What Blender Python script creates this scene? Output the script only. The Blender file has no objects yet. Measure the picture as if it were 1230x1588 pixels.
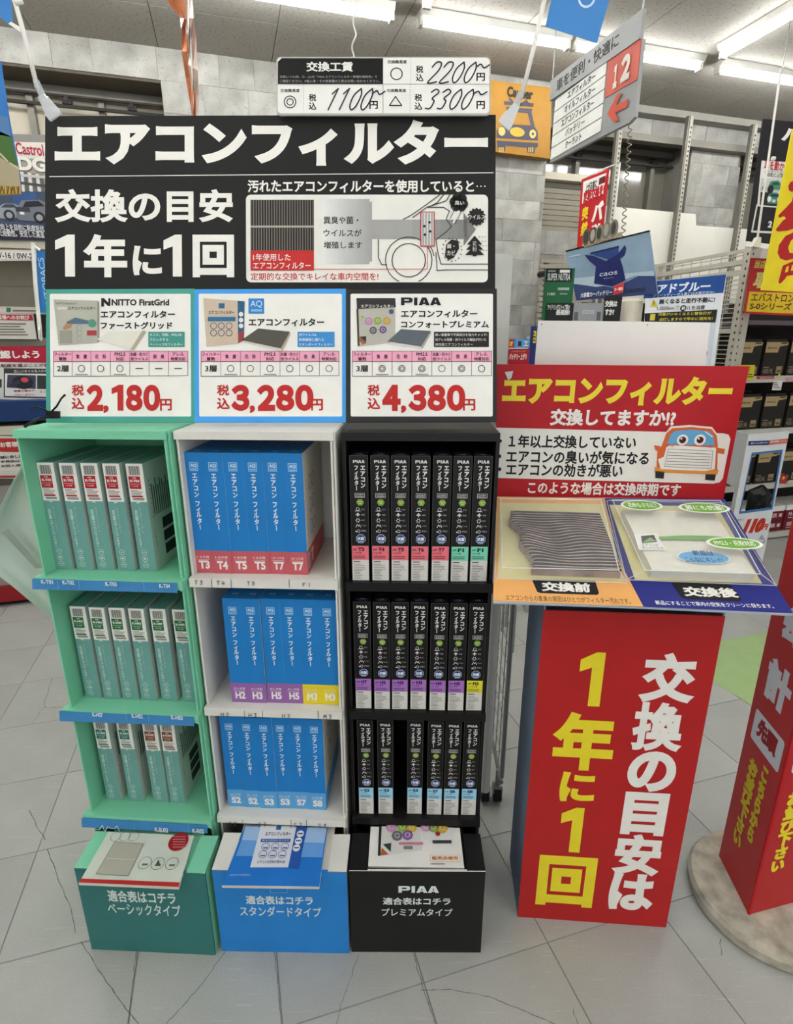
import bpy, math, random
from mathutils import Vector as V, Matrix
random.seed(7)
R_ = math.radians
# ---------------------------------------------------------------- camera
FPX, PITCH, EYE, CX, CY = 865.0, R_(17.0), 1.40, 615.0, 794.0
scene = bpy.context.scene
COL = scene.collection
cam_data = bpy.data.cameras.new('camera'); cam = bpy.data.objects.new('camera', cam_data); COL.objects.link(cam)
cam.location = (0, 0, EYE); cam.rotation_euler = (R_(90) - PITCH, 0, 0)
cam_data.sensor_fit = 'VERTICAL'; cam_data.sensor_height = 36; cam_data.lens = FPX / 1588 * 36
cam_data.clip_start = 0.02; cam_data.clip_end = 60
scene.camera = cam
# ---------------------------------------------------------------- light and exposure
world = bpy.data.worlds.new('world'); scene.world = world; world.use_nodes = True
world.node_tree.nodes['Background'].inputs[0].default_value = (0.97, 0.99, 1.0, 1)
world.node_tree.nodes['Background'].inputs[1].default_value = 0.56
TUBE = 18.5                                            # emission of the fluorescent tubes (built below)
scene.view_settings.view_transform = 'Standard'; scene.view_settings.look = 'None'
scene.view_settings.gamma = 1.0; scene.view_settings.exposure = 1.34
scene.view_settings.use_curve_mapping = False

# ---------------------------------------------------------------- measuring helpers (photograph -> planes of the real place)
FW = V((0, math.cos(PITCH), -math.sin(PITCH))); UP = V((0, math.sin(PITCH), math.cos(PITCH))); RT = V((1, 0, 0))
EYEP = V((0, 0, EYE))
ROOM = R_(16.3)                                        # the room's walls and floor grid stand 16.3 degrees to the display
EA = V((math.cos(ROOM), math.sin(ROOM), 0)); EB = V((-math.sin(ROOM), math.cos(ROOM), 0)); EZ = V((0, 0, 1))
def ray(x, y): return FW + RT * ((x - CX) / FPX) + UP * ((CY - y) / FPX)
def hit(x, y, p, n): d = ray(x, y); return EYEP + d * ((p - EYEP).dot(n) / d.dot(n))
def at_y(x, y, Y): return hit(x, y, V((0, Y, 0)), V((0, 1, 0)))
def at_z(x, y, z): return hit(x, y, V((0, 0, z)), EZ)
def at_b(x, y, b): return hit(x, y, EB * b, EB)
def at_a(x, y, a): return hit(x, y, EA * a, EA)
def rp(a, b, z): return EA * a + EB * b + EZ * z
def ab(p): return p.dot(EA), p.dot(EB)

# ---------------------------------------------------------------- materials
def lin(c):
    return tuple((v / 255 / 12.92) if v / 255 <= 0.04045 else ((v / 255 + 0.055) / 1.055) ** 2.4 for v in c)
MATS = {}
def mat(name, c, rough=0.55, noise=0.06, scale=12.0, bump=0.0, metal=0.0, emit=0.0, alpha=1.0, trans=0.0, spec=0.2, rand=0.0, coords='Object'):
    if name in MATS: return MATS[name]
    m = bpy.data.materials.new(name); m.use_nodes = True; nt = m.node_tree; b = nt.nodes['Principled BSDF']
    L = lin(c)
    b.inputs['Roughness'].default_value = rough; b.inputs['Metallic'].default_value = metal
    b.inputs['Specular IOR Level'].default_value = spec
    tc = nt.nodes.new('ShaderNodeTexCoord'); nz = nt.nodes.new('ShaderNodeTexNoise'); nz.inputs['Scale'].default_value = scale
    nz.inputs['Detail'].default_value = 6
    nt.links.new(tc.outputs[coords], nz.inputs['Vector'])
    cr = nt.nodes.new('ShaderNodeValToRGB')
    cr.color_ramp.elements[0].position = 0.3; cr.color_ramp.elements[1].position = 0.7
    cr.color_ramp.elements[0].color = tuple(v * (1 - noise) for v in L) + (1,)
    cr.color_ramp.elements[1].color = tuple(min(1, v * (1 + noise)) for v in L) + (1,)
    nt.links.new(nz.outputs['Fac'], cr.inputs['Fac'])
    out = cr.outputs['Color']
    if rand:
        oi = nt.nodes.new('ShaderNodeObjectInfo'); mr = nt.nodes.new('ShaderNodeMapRange')
        mr.inputs['To Min'].default_value = 1 - rand; mr.inputs['To Max'].default_value = 1 + rand * 0.6
        nt.links.new(oi.outputs['Random'], mr.inputs['Value'])
        hs = nt.nodes.new('ShaderNodeHueSaturation'); nt.links.new(mr.outputs[0], hs.inputs['Value']); nt.links.new(out, hs.inputs['Color'])
        out = hs.outputs['Color']
    nt.links.new(out, b.inputs['Base Color'])
    if bump:
        bp = nt.nodes.new('ShaderNodeBump'); bp.inputs['Strength'].default_value = bump; bp.inputs['Distance'].default_value = 0.004
        nt.links.new(nz.outputs['Fac'], bp.inputs['Height']); nt.links.new(bp.outputs['Normal'], b.inputs['Normal'])
    if emit:
        b.inputs['Emission Color'].default_value = L + (1,); b.inputs['Emission Strength'].default_value = emit
    if alpha < 1: b.inputs['Alpha'].default_value = alpha
    if trans: b.inputs['Transmission Weight'].default_value = trans; b.inputs['IOR'].default_value = 1.2
    MATS[name] = m; return m
def ink_mat():
    m = bpy.data.materials.new('printed_ink'); m.use_nodes = True; nt = m.node_tree; b = nt.nodes['Principled BSDF']
    at = nt.nodes.new('ShaderNodeAttribute'); at.attribute_name = 'ink'
    tc = nt.nodes.new('ShaderNodeTexCoord'); nz = nt.nodes.new('ShaderNodeTexNoise'); nz.inputs['Scale'].default_value = 30
    mr = nt.nodes.new('ShaderNodeMapRange'); mr.inputs['To Min'].default_value = 0.93; mr.inputs['To Max'].default_value = 1.05
    vm = nt.nodes.new('ShaderNodeVectorMath'); vm.operation = 'SCALE'
    nt.links.new(tc.outputs['Object'], nz.inputs['Vector']); nt.links.new(nz.outputs['Fac'], mr.inputs['Value'])
    nt.links.new(at.outputs['Color'], vm.inputs[0]); nt.links.new(mr.outputs[0], vm.inputs['Scale'])
    nt.links.new(vm.outputs[0], b.inputs['Base Color']); b.inputs['Roughness'].default_value = 0.5; b.inputs['Specular IOR Level'].default_value = 0.18
    return m
INK = ink_mat()
def clear_mat(name, c, a, rough=0.08):
    m = mat(name, c, rough=rough, noise=0.02, alpha=a, spec=0.6); return m

# ---------------------------------------------------------------- object helpers
def link(name, data, parent=None, loc=None, rz=0):
    o = bpy.data.objects.new(name, data); COL.objects.link(o)
    if parent is not None: o.parent = parent
    if loc is not None: o.location = loc
    if rz: o.rotation_euler = (0, 0, rz)
    return o
def tag(o, label=None, cat=None, group=None, kind=None):
    if label: o['label'] = label
    if cat: o['category'] = cat
    if group: o['group'] = group
    if kind: o['kind'] = kind
    return o
def thing(name, label, cat, loc=(0, 0, 0), rz=0, group=None): return tag(link(name, None, None, loc, rz), label, cat, group)
class MB:
    def __init__(s, off=None): s.v = []; s.f = []; s.mi = []; s.off = V(off) if off is not None else V((0, 0, 0)); s.k = 0
    def add(s, vs, fs):
        n = len(s.v); s.v += [tuple(V(q) - s.off) for q in vs]
        for f in fs: s.f.append(tuple(i + n for i in f)); s.mi.append(s.k)
        return s
    def box(s, x0, x1, y0, y1, z0, z1):
        vs = [(x, y, z) for z in (z0, z1) for y in (y0, y1) for x in (x0, x1)]
        return s.add(vs, [(0, 2, 3, 1), (4, 5, 7, 6), (0, 1, 5, 4), (2, 6, 7, 3), (0, 4, 6, 2), (1, 3, 7, 5)])
    def obox(s, o, ax, ay, az):                        # box from a corner and three edge vectors
        o, ax, ay, az = V(o), V(ax), V(ay), V(az)
        vs = [o, o + ax, o + ax + ay, o + ay, o + az, o + ax + az, o + ax + ay + az, o + ay + az]
        return s.add(vs, [(0, 3, 2, 1), (4, 5, 6, 7), (0, 1, 5, 4), (1, 2, 6, 5), (2, 3, 7, 6), (3, 0, 4, 7)])
    def prism(s, pts, d):                              # polygon (list of points) pushed along d
        n = len(pts); P = [V(p) for p in pts]; D = V(d)
        return s.add(P + [p + D for p in P], [tuple(range(n)), tuple(range(2 * n - 1, n - 1, -1))] + [(i, i + n, (i + 1) % n + n, (i + 1) % n) for i in range(n)])
    def tube(s, path, r, n=8, caps=True):
        P = [V(p) for p in path]; m = len(P); vs = []; up = V((0.13, 0.31, 0.94)).normalized()
        for i, p in enumerate(P):
            t = (P[min(i + 1, m - 1)] - P[max(i - 1, 0)]).normalized()
            a = t.cross(up)
            if a.length < 1e-3: a = t.cross(V((1, 0, 0)))
            a.normalize(); b = t.cross(a)
            rr = r[i] if isinstance(r, (list, tuple)) else r
            vs += [p + (a * math.cos(2 * math.pi * k / n) + b * math.sin(2 * math.pi * k / n)) * rr for k in range(n)]
        fs = [(i * n + k, i * n + (k + 1) % n, (i + 1) * n + (k + 1) % n, (i + 1) * n + k) for i in range(m - 1) for k in range(n)]
        if caps: fs += [tuple(range(n - 1, -1, -1)), tuple(range((m - 1) * n, m * n))]
        return s.add(vs, fs)
    def lathe(s, c, prof, n=24):                       # prof: (radius, z) pairs round a vertical axis at c
        c = V(c); m = len(prof)
        vs = [c + V((r * math.cos(2 * math.pi * k / n), r * math.sin(2 * math.pi * k / n), z)) for r, z in prof for k in range(n)]
        fs = [(i * n + k, i * n + (k + 1) % n, (i + 1) * n + (k + 1) % n, (i + 1) * n + k) for i in range(m - 1) for k in range(n)]
        fs += [tuple(range(n - 1, -1, -1)), tuple(range((m - 1) * n, m * n))]
        return s.add(vs, fs)
    def mesh(s, name, mats, smooth=False):
        me = bpy.data.meshes.new(name); me.from_pydata(s.v, [], s.f)
        for m in (mats if isinstance(mats, (list, tuple)) else [mats]): me.materials.append(m)
        if any(s.mi): me.polygons.foreach_set('material_index', s.mi)
        if smooth: me.polygons.foreach_set('use_smooth', [True] * len(me.polygons))
        me.update(); return me
    def build(s, name, mats, parent=None, smooth=False, loc=None, rz=0):
        return link(name, s.mesh(name, mats, smooth), parent, loc, rz)

# ---------------------------------------------------------------- lettering
GL = {}
def glyphs(text, w):                                   # flat mesh of a string, strokes thickened by w (em); cached
    key = (text, w)
    if key in GL: return GL[key]
    c = bpy.data.curves.new('lettering', 'FONT'); c.body = text; c.dimensions = '2D'; c.resolution_u = 2 if len(text) > 12 else 6 if len(text) < 3 else 4
    o = bpy.data.objects.new('lettering', c); me = bpy.data.meshes.new_from_object(o)
    vs = [(v.co.x, v.co.y, 0.0) for v in me.vertices]; fs = [tuple(p.vertices) for p in me.polygons]
    bpy.data.objects.remove(o); bpy.data.curves.remove(c); bpy.data.meshes.remove(me)
    if w > 0:
        ec = {}
        for f in fs:
            for i in range(len(f)):
                a, b = f[i], f[(i + 1) % len(f)]; k = (min(a, b), max(a, b))
                ec[k] = ec.get(k, []) + [(a, b)]
        bd = [e[0] for e in ec.values() if len(e) == 1]
        nrm = {}
        for a, b in bd:
            dx, dy = vs[b][0] - vs[a][0], vs[b][1] - vs[a][1]; l = math.hypot(dx, dy) or 1e-9
            n = (dy / l, -dx / l); nrm.setdefault(a, []).append(n); nrm.setdefault(b, []).append(n)
        # face winding may point either way: find the side away from the face by its area sign
        sg = 1
        if fs:
            f = fs[0]; A = sum(vs[f[i]][0] * vs[f[(i + 1) % len(f)]][1] - vs[f[(i + 1) % len(f)]][0] * vs[f[i]][1] for i in range(len(f)))
            sg = 1 if A > 0 else -1
        mi = {}
        for k, ns in nrm.items():
            sx, sy = sum(n[0] for n in ns), sum(n[1] for n in ns); l = math.hypot(sx, sy)
            if l < 1e-6: sx, sy = ns[0]; l = 1
            cosh = max(0.45, l / len(ns)); sx /= l; sy /= l
            mi[k] = len(vs); vs.append((vs[k][0] + sg * sx * w / cosh, vs[k][1] + sg * sy * w / cosh, 0.45))
        for a, b in bd: fs.append((a, b, mi[b], mi[a]))
    GL[key] = (vs, fs); return GL[key]
def vglyphs(text, w):                                  # the same, set downwards; the long-vowel bar turns upright
    key = ('|' + text, w)
    if key in GL: return GL[key]
    V0, F0 = [], []; y = 0
    for ch in text:
        if ch == ' ': y -= 0.5; continue
        vs, fs = glyphs(ch, w); n = len(V0)
        xs = [p[0] for p in vs]; ys = [p[1] for p in vs]; mx, my = (min(xs) + max(xs)) / 2, (min(ys) + max(ys)) / 2
        if ch == 'ー': q = [((p[1] - my), y - 0.5 + (p[0] - mx), p[2]) for p in vs]; st = 0.95
        else: q = [((p[0] - mx), y - 0.5 + (p[1] - my), p[2]) for p in vs]; st = 0.8 if ch in 'ィッ' else 1.0
        V0 += q; F0 += [tuple(i + n for i in f) for f in fs]; y -= st
    GL[key] = (V0, F0); return GL[key]
ONE = [(0.24, 0), (0.24, 0.62), (0.02, 0.55), (0.02, 0.74), (0.30, 0.86), (0.46, 0.86), (0.46, 0)]
def heavy_one(): GL[('heavy1', 0)] = (ONE, [tuple(range(len(ONE)))])
heavy_one()
class Ink:
    """flat print on a plane: o origin, ex/ey in-plane axes, ez outwards, in the parent's coordinates; L maps given coordinates to the plane"""
    def __init__(s, o=(0, 0, 0), ex=(1, 0, 0), ey=(0, 0, 1), L=None, step=0.0003):
        s.o, s.ex, s.ey = V(o), V(ex), V(ey); s.ez = s.ex.cross(s.ey); s.L = L or (lambda x, y: (x, y)); s.step = step
        s.v = []; s.f = []; s.c = []
    def raw(s, pts, faces, col, lay):
        n = len(s.v); z = s.step * (lay + 1)
        s.v += [s.o + s.ex * p[0] + s.ey * p[1] + s.ez * (z - (s.step * p[2] if len(p) > 2 else 0)) for p in pts]; s.f += [tuple(i + n for i in f) for f in faces]
        s.c += [lin(col)] * len(pts)
    def P(s, pts, col, lay=0):
        q = [s.L(*p) for p in pts]; s.raw(q, [tuple(range(len(q)))], col, lay)
    def R(s, x0, y0, x1, y1, col, lay=0, rad=0):       # (x0,y0) bottom-left, (x1,y1) top-right
        (a, b), (c, d) = s.L(x0, y0), s.L(x1, y1)
        if not rad: s.raw([(a, b), (c, b), (c, d), (a, d)], [(0, 1, 2, 3)], col, lay); return
        pts = []
        for cx, cy, t0 in ((c - rad, b + rad, -90), (c - rad, d - rad, 0), (a + rad, d - rad, 90), (a + rad, b + rad, 180)):
            pts += [(cx + rad * math.cos(R_(t0 + k * 22.5)), cy + rad * math.sin(R_(t0 + k * 22.5))) for k in range(5)]
        s.raw(pts, [tuple(range(len(pts)))], col, lay)
    def T(s, text, x0, y0, x1, y1, col, lay=1, w=0.02, vert=False, slant=0):
        vs, fs = (vglyphs if vert else glyphs)(text, w)
        if not vs: return
        (a, b), (c, d) = s.L(x0, y0), s.L(x1, y1)
        xs = [p[0] for p in vs]; ys = [p[1] for p in vs]; X0, X1, Y0, Y1 = min(xs), max(xs), min(ys), max(ys)
        kx = (c - a) / max(X1 - X0, 1e-6); ky = (d - b) / max(Y1 - Y0, 1e-6)
        s.raw([(a + (x - X0) * kx + slant * (y - Y0) * ky, b + (y - Y0) * ky, d_) for x, y, d_ in vs], fs, col, lay)
    def one(s, x0, y0, x1, y1, col, lay=1):            # heavy numeral one with its flag
        s.P2(ONE, x0, y0, x1, y1, col, lay)
    def P2(s, poly, x0, y0, x1, y1, col, lay):
        (a, b), (c, d) = s.L(x0, y0), s.L(x1, y1); xs = [p[0] for p in poly]; ys = [p[1] for p in poly]
        s.raw([(a + (x - min(xs)) / (max(xs) - min(xs)) * (c - a), b + (y - min(ys)) / (max(ys) - min(ys)) * (d - b)) for x, y in poly], [tuple(range(len(poly)))], col, lay)
    def wide(s, x0, y0, x1, y1, col, lay=1):           # P I A A in wide block letters
        (a, b), (c, d) = s.L(x0, y0), s.L(x1, y1); W, H = c - a, d - b
        def q(pts): s.raw([(a + x * W, b + y * H) for x, y in pts], [tuple(range(len(pts)))], col, lay)
        q([(0, 0), (.085, 0), (.085, 1), (0, 1)]); q([(.085, 1), (.085, .76), (.2, .76), (.2, .57), (.085, .57), (.085, .33), (.245, .33), (.275, .42), (.29, .55), (.29, .8), (.27, .93), (.235, 1)])
        q([(.325, 0), (.41, 0), (.41, 1), (.325, 1)])
        for o in (.44, .725):
            q([(o, 0), (o + .09, 0), (o + .137, .72), (o + .184, 0), (o + .275, 0), (o + .19, 1), (o + .085, 1)]); q([(o + .09, .16), (o + .184, .16), (o + .165, .38), (o + .11, .38)])
    def line(s, pts, wd, col, lay=1, closed=False, loc=False):
        q = [p if loc else s.L(*p) for p in pts]
        if closed: q = q + [q[0]]
        for (x0, y0), (x1, y1) in zip(q, q[1:]):
            dx, dy = x1 - x0, y1 - y0; l = math.hypot(dx, dy) or 1e-9; nx, ny = -dy / l * wd / 2, dx / l * wd / 2; ex, ey = dx / l * wd * .3, dy / l * wd * .3
            s.raw([(x0 + nx - ex, y0 + ny - ey), (x0 - nx - ex, y0 - ny - ey), (x1 - nx + ex, y1 - ny + ey), (x1 + nx + ex, y1 + ny + ey)], [(0, 1, 2, 3)], col, lay)
    def disc(s, x, y, r, col, lay=1, n=16, sx=1.0, bur=0, ang=0):   # r in plane units
        cx, cy = s.L(x, y)
        s.raw([(cx + sx * r * (1 + (bur if k % 2 else 0)) * math.cos(2 * math.pi * k / n + ang), cy + r * (1 + (bur if k % 2 else 0)) * math.sin(2 * math.pi * k / n + ang)) for k in range(n)], [tuple(range(n))], col, lay)
    def ring(s, x, y, r, wd, col, lay=1, n=20, sx=1.0):
        cx, cy = s.L(x, y)
        a = [(cx + sx * r * math.cos(2 * math.pi * k / n), cy + r * math.sin(2 * math.pi * k / n)) for k in range(n)]
        b = [(cx + sx * (r - wd) * math.cos(2 * math.pi * k / n), cy + (r - wd) * math.sin(2 * math.pi * k / n)) for k in range(n)]
        s.raw(a + b, [(k, (k + 1) % n, n + (k + 1) % n, n + k) for k in range(n)], col, lay)
    def lines(s, x0, y0, x1, y1, n, col, lay=1, fill=0.45, ragged=True):   # tiny print too small to read
        rnd = random.Random(int(x0 * 977 + y0 * 131) & 65535)
        for i in range(n):
            yb = y0 + (y1 - y0) * (i + 0.25) / n; yt = yb + (y1 - y0) / n * fill
            xe = x0 + (x1 - x0) * (rnd.uniform(0.45, 1) if ragged else 1)
            s.R(x0, yb, xe, yt, col, lay)
    def mesh(s, name='print'):
        me = bpy.data.meshes.new(name); me.from_pydata([tuple(v) for v in s.v], [], s.f); me.materials.append(INK)
        at = me.attributes.new('ink', 'FLOAT_COLOR', 'POINT'); buf = []
        for c in s.c: buf += [c[0], c[1], c[2], 1.0]
        at.data.foreach_set('color', buf); me.update(); return me
    def build(s, parent, name='print'):
        return link(name, s.mesh(name), parent)
class Sign:
    """a flat printed panel standing on a plane of the real place; px corners are intersected with that plane"""
    def __init__(s, name, label, cat, point, ex, ey, base, group=None, step=0.0006, empty=True):
        s.ex = V(ex).normalized(); s.ey = V(ey).normalized(); s.ez = s.ex.cross(s.ey).normalized(); s.ey = s.ez.cross(s.ex)
        s.p = V(point); s.step = step; s.o = hit(*base, s.p, s.ez)
        s.root = thing(name, label, cat, s.o, 0, group) if empty else None
    def W(s, x, y, off=0): q = s.p + s.ez * off; return hit(x, y, q, s.ez)
    def L(s, x, y): q = s.W(x, y) - s.o; return q.dot(s.ex), q.dot(s.ey)
    def px(s, m): return m
    def panel(s, pts, t, m, name='panel', off=0.0, parent=None):
        P = [s.W(x, y) - s.o + s.ez * off for x, y in pts]
        return MB().prism(P, s.ez * -t).build(name, m, parent or s.root)
    def ink(s, off=0.0): return Ink(s.ez * off, s.ex, s.ey, s.L, s.step)
    def k(s, x, y):                                    # metres per pixel round a point
        a, b = s.L(x, y), s.L(x + 1, y); return math.hypot(a[0] - b[0], a[1] - b[1])
WHT = (228, 225, 217); BLK = (30, 29, 29); REDP = (188, 44, 42)
def coil(p0, p1, r, turns, wr, straight=0.0):
    p0, p1 = V(p0), V(p1); ax = (p1 - p0).normalized(); a = ax.orthogonal().normalized(); b = ax.cross(a); n = int(turns * 10); out = []
    for i in range(n + 1):
        t = i / n; out.append(p0.lerp(p1, t) + (a * math.cos(t * turns * 2 * math.pi) + b * math.sin(t * turns * 2 * math.pi)) * r)
    return MB(p0).tube(out, wr, 5)

# ================================================================ THE ROOM
CEIL = 3.0; WALLB = 4.04; TS = 0.318
def rbox(mb, a0, a1, b0, b1, z0, z1):                  # box along the room's own axes
    o = rp(a0, b0, z0); return mb.obox(o, EA * (a1 - a0), EB * (b1 - b0), EZ * (z1 - z0))
M_slab = mat('floor_slab_grey', (132, 132, 128), rough=0.5, noise=0.1, scale=4)
def tile_mat():
    m = mat('vinyl_floor_tile', (168, 169, 163), rough=0.34, noise=0.07, scale=5, rand=0.055, spec=0.4); nt = m.node_tree
    b = nt.nodes['Principled BSDF']; src = b.inputs['Base Color'].links[0].from_socket
    tc = nt.nodes.new('ShaderNodeTexCoord'); mp = nt.nodes.new('ShaderNodeMapping'); mp.inputs['Scale'].default_value = (3, 46, 1); mp.inputs['Rotation'].default_value = (0, 0, 0.35)
    n2 = nt.nodes.new('ShaderNodeTexNoise'); n2.inputs['Scale'].default_value = 3.2; n2.inputs['Detail'].default_value = 3
    r2 = nt.nodes.new('ShaderNodeValToRGB'); r2.color_ramp.elements[0].position = 0.62; r2.color_ramp.elements[1].position = 0.76
    r2.color_ramp.elements[0].color = (0, 0, 0, 1); r2.color_ramp.elements[1].color = (0.35, 0.35, 0.35, 1)
    mx = nt.nodes.new('ShaderNodeMix'); mx.data_type = 'RGBA'; mx.inputs['B'].default_value = (0.62, 0.61, 0.57, 1)
    n3 = nt.nodes.new('ShaderNodeTexNoise'); n3.inputs['Scale'].default_value = 240; n3.inputs['Detail'].default_value = 2
    r3 = nt.nodes.new('ShaderNodeValToRGB'); r3.color_ramp.elements[0].position = 0.36; r3.color_ramp.elements[1].position = 0.5
    r3.color_ramp.elements[0].color = (0.78, 0.78, 0.78, 1); r3.color_ramp.elements[1].color = (1, 1, 1, 1)
    m3 = nt.nodes.new('ShaderNodeMix'); m3.data_type = 'RGBA'; m3.blend_type = 'MULTIPLY'; m3.inputs['Factor'].default_value = 0.35
    L = nt.links
    L.new(tc.outputs['Generated'], mp.inputs['Vector']); geo = nt.nodes.new('ShaderNodeNewGeometry'); L.new(geo.outputs['Position'], mp.inputs['Vector'])
    L.new(mp.outputs[0], n2.inputs['Vector']); L.new(n2.outputs['Fac'], r2.inputs['Fac']); L.new(r2.outputs['Color'], mx.inputs['Factor'])
    L.new(geo.outputs['Position'], n3.inputs['Vector']); L.new(n3.outputs['Fac'], r3.inputs['Fac'])
    L.new(src, m3.inputs['A']); L.new(r3.outputs['Color'], m3.inputs['B']); L.new(m3.outputs['Result'], mx.inputs['A']); L.new(mx.outputs['Result'], b.inputs['Base Color'])
    return m
M_tile = tile_mat()
mb = MB(); rbox(mb, -3.4, 5.6, -3.0, 4.2, -0.08, -0.0022)
floor = tag(mb.build('floor', M_slab), kind='structure')
mb = MB(); g = 0.0011
mb.add([(g, g, -0.0022), (TS - g, g, -0.0022), (TS - g, TS - g, -0.0022), (g, TS - g, -0.0022), (g + .0006, g + .0006, 0), (TS - g - .0006, g + .0006, 0), (TS - g - .0006, TS - g - .0006, 0), (g + .0006, TS - g - .0006, 0)],
       [(4, 5, 6, 7), (0, 1, 5, 4), (1, 2, 6, 5), (2, 3, 7, 6), (3, 0, 4, 7)])
tme = mb.mesh('floor_tile', M_tile)
def inframe(p, m=40):
    d = p - EYEP; z = d.dot(FW)
    if z < 0.2: return False
    x = CX + FPX * d.dot(RT) / z; y = CY - FPX * d.dot(UP) / z
    return -m < x < 1230 + m and -m < y < 1588 + m
nt_ = 0
for i in range(-8, 15):
    for j in range(-2, 11):
        a, b = -0.64 + i * TS, 0.85 + j * TS
        if any(inframe(rp(a + u * TS, b + w * TS, 0)) for u in (0, .5, 1) for w in (0, .5, 1)) and b < 4.0 and a < 5.2 and nt_ < 290:
            link('floor_tile', tme, floor, rp(a, b, 0), ROOM); nt_ += 1
# cracks worn through the tiles
M_crack = mat('crack_dirt', (84, 82, 76), rough=0.9)
def crack(pts, wd):
    rnd = random.Random(len(pts)); P = []
    for (x0, y0), (x1, y1) in zip(pts, pts[1:]):
        n = max(2, int(math.hypot(x1 - x0, y1 - y0) / 7))
        for k in range(n): P.append((x0 + (x1 - x0) * k / n + rnd.uniform(-1.2, 1.2), y0 + (y1 - y0) * k / n + rnd.uniform(-.6, .6)))
    P.append(pts[-1]); mb = MB(); W = [at_z(x, y, 0.0) for x, y in P]
    for p, q in zip(W, W[1:]):
        t = (q - p).normalized(); n = V((-t.y, t.x, 0)) * wd * rnd.uniform(.2, .42)
        mb.add([p - n + EZ * .0004, p + n + EZ * .0004, q + n + EZ * .0004, q - n + EZ * .0004], [(0, 3, 2, 1)])
    mb.build('floor_crack', M_crack, floor)
for pts, wd in [([(126, 1461), (160, 1515), (195, 1565), (215, 1588)], .0022), ([(74, 1318), (95, 1375), (110, 1410), (117, 1447)], .0022), ([(46, 1257), (58, 1282), (70, 1303)], .0024),
                ([(82, 1052), (68, 1090), (72, 1098), (110, 1096)], .0022), ([(68, 1096), (50, 1122)], .0018), ([(351, 1474), (310, 1530), (258, 1588)], .0018),
                ([(426, 1476), (432, 1548), (436, 1588)], .0014), ([(642, 1480), (655, 1530), (675, 1588)], .0018), ([(652, 1535), (700, 1535), (760, 1546), (830, 1575), (860, 1588)], .0018),
                ([(212, 1475), (203, 1540), (200, 1588)], .0014), ([(557, 1480), (528, 1560), (522, 1588)], .0014), ([(888, 1565), (896, 1588)], .0016), ([(1117, 1455), (1119, 1482)], .002)]:
    crack(pts, wd)
# green floor marking between the stands
gp = [at_z(x, y, 0.0) for x, y in ((1128, 992), (1215, 977), (1262, 1148), (1170, 1096), (1114, 1062), (1040, 1012))]
mk = MB(gp[0]).prism([p + EZ * .0008 for p in gp], EZ * -.0006).build('floor_marking', mat('green_floor_film', (156, 180, 124), rough=0.4, noise=.05), None, loc=gp[0])
tag(mk, 'light green film marking stuck on the grey floor right of the red stand', 'floor marking')
# ---------------------------------------------------------------- ceiling of wide speckled panels
def speckle(name, c, rand=0.0):
    m = mat(name, c, rough=0.9, noise=0.03, scale=3, rand=rand, spec=0.1); nt = m.node_tree; b = nt.nodes['Principled BSDF']
    src = b.inputs['Base Color'].links[0].from_socket
    geo = nt.nodes.new('ShaderNodeNewGeometry'); n = nt.nodes.new('ShaderNodeTexNoise'); n.inputs['Scale'].default_value = 70; n.inputs['Detail'].default_value = 2
    r = nt.nodes.new('ShaderNodeValToRGB'); r.color_ramp.elements[0].position = 0.34; r.color_ramp.elements[1].position = 0.42
    r.color_ramp.elements[0].color = (0.68, 0.68, 0.68, 1); r.color_ramp.elements[1].color = (1, 1, 1, 1)
    mx = nt.nodes.new('ShaderNodeMix'); mx.data_type = 'RGBA'; mx.blend_type = 'MULTIPLY'; mx.inputs['Factor'].default_value = 1
    nt.links.new(geo.outputs['Position'], n.inputs['Vector']); nt.links.new(n.outputs['Fac'], r.inputs['Fac'])
    nt.links.new(src, mx.inputs['A']); nt.links.new(r.outputs['Color'], mx.inputs['B']); nt.links.new(mx.outputs['Result'], b.inputs['Base Color'])
    return m
M_ceil = speckle('ceiling_board', (168, 163, 154), 0.02)
mb = MB(); rbox(mb, -3.4, 5.6, -3.0, 4.3, CEIL + 0.008, CEIL + 0.12)
ceiling = tag(mb.build('ceiling', mat('ceiling_joint', (70, 66, 60), rough=.9)), kind='structure')
for i in range(-4, 8):
    a = 0.399 + i * 0.632
    for b0, b1 in ((3.602, 4.04), (2.338, 3.598), (1.078, 2.334), (-0.19, 1.074), (-1.45, -0.194)):
        if not (-3.3 < a < 5): continue
        mb = MB(); g = 0.002; mb.obox((g, 0, 0), (0.632 - 2 * g, 0, 0), (0, b1 - b0 - 0.0012, 0), (0, 0, 0.01))
        mb.build('ceiling_panel', M_ceil, ceiling, loc=rp(a, b0, CEIL), rz=ROOM)
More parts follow.
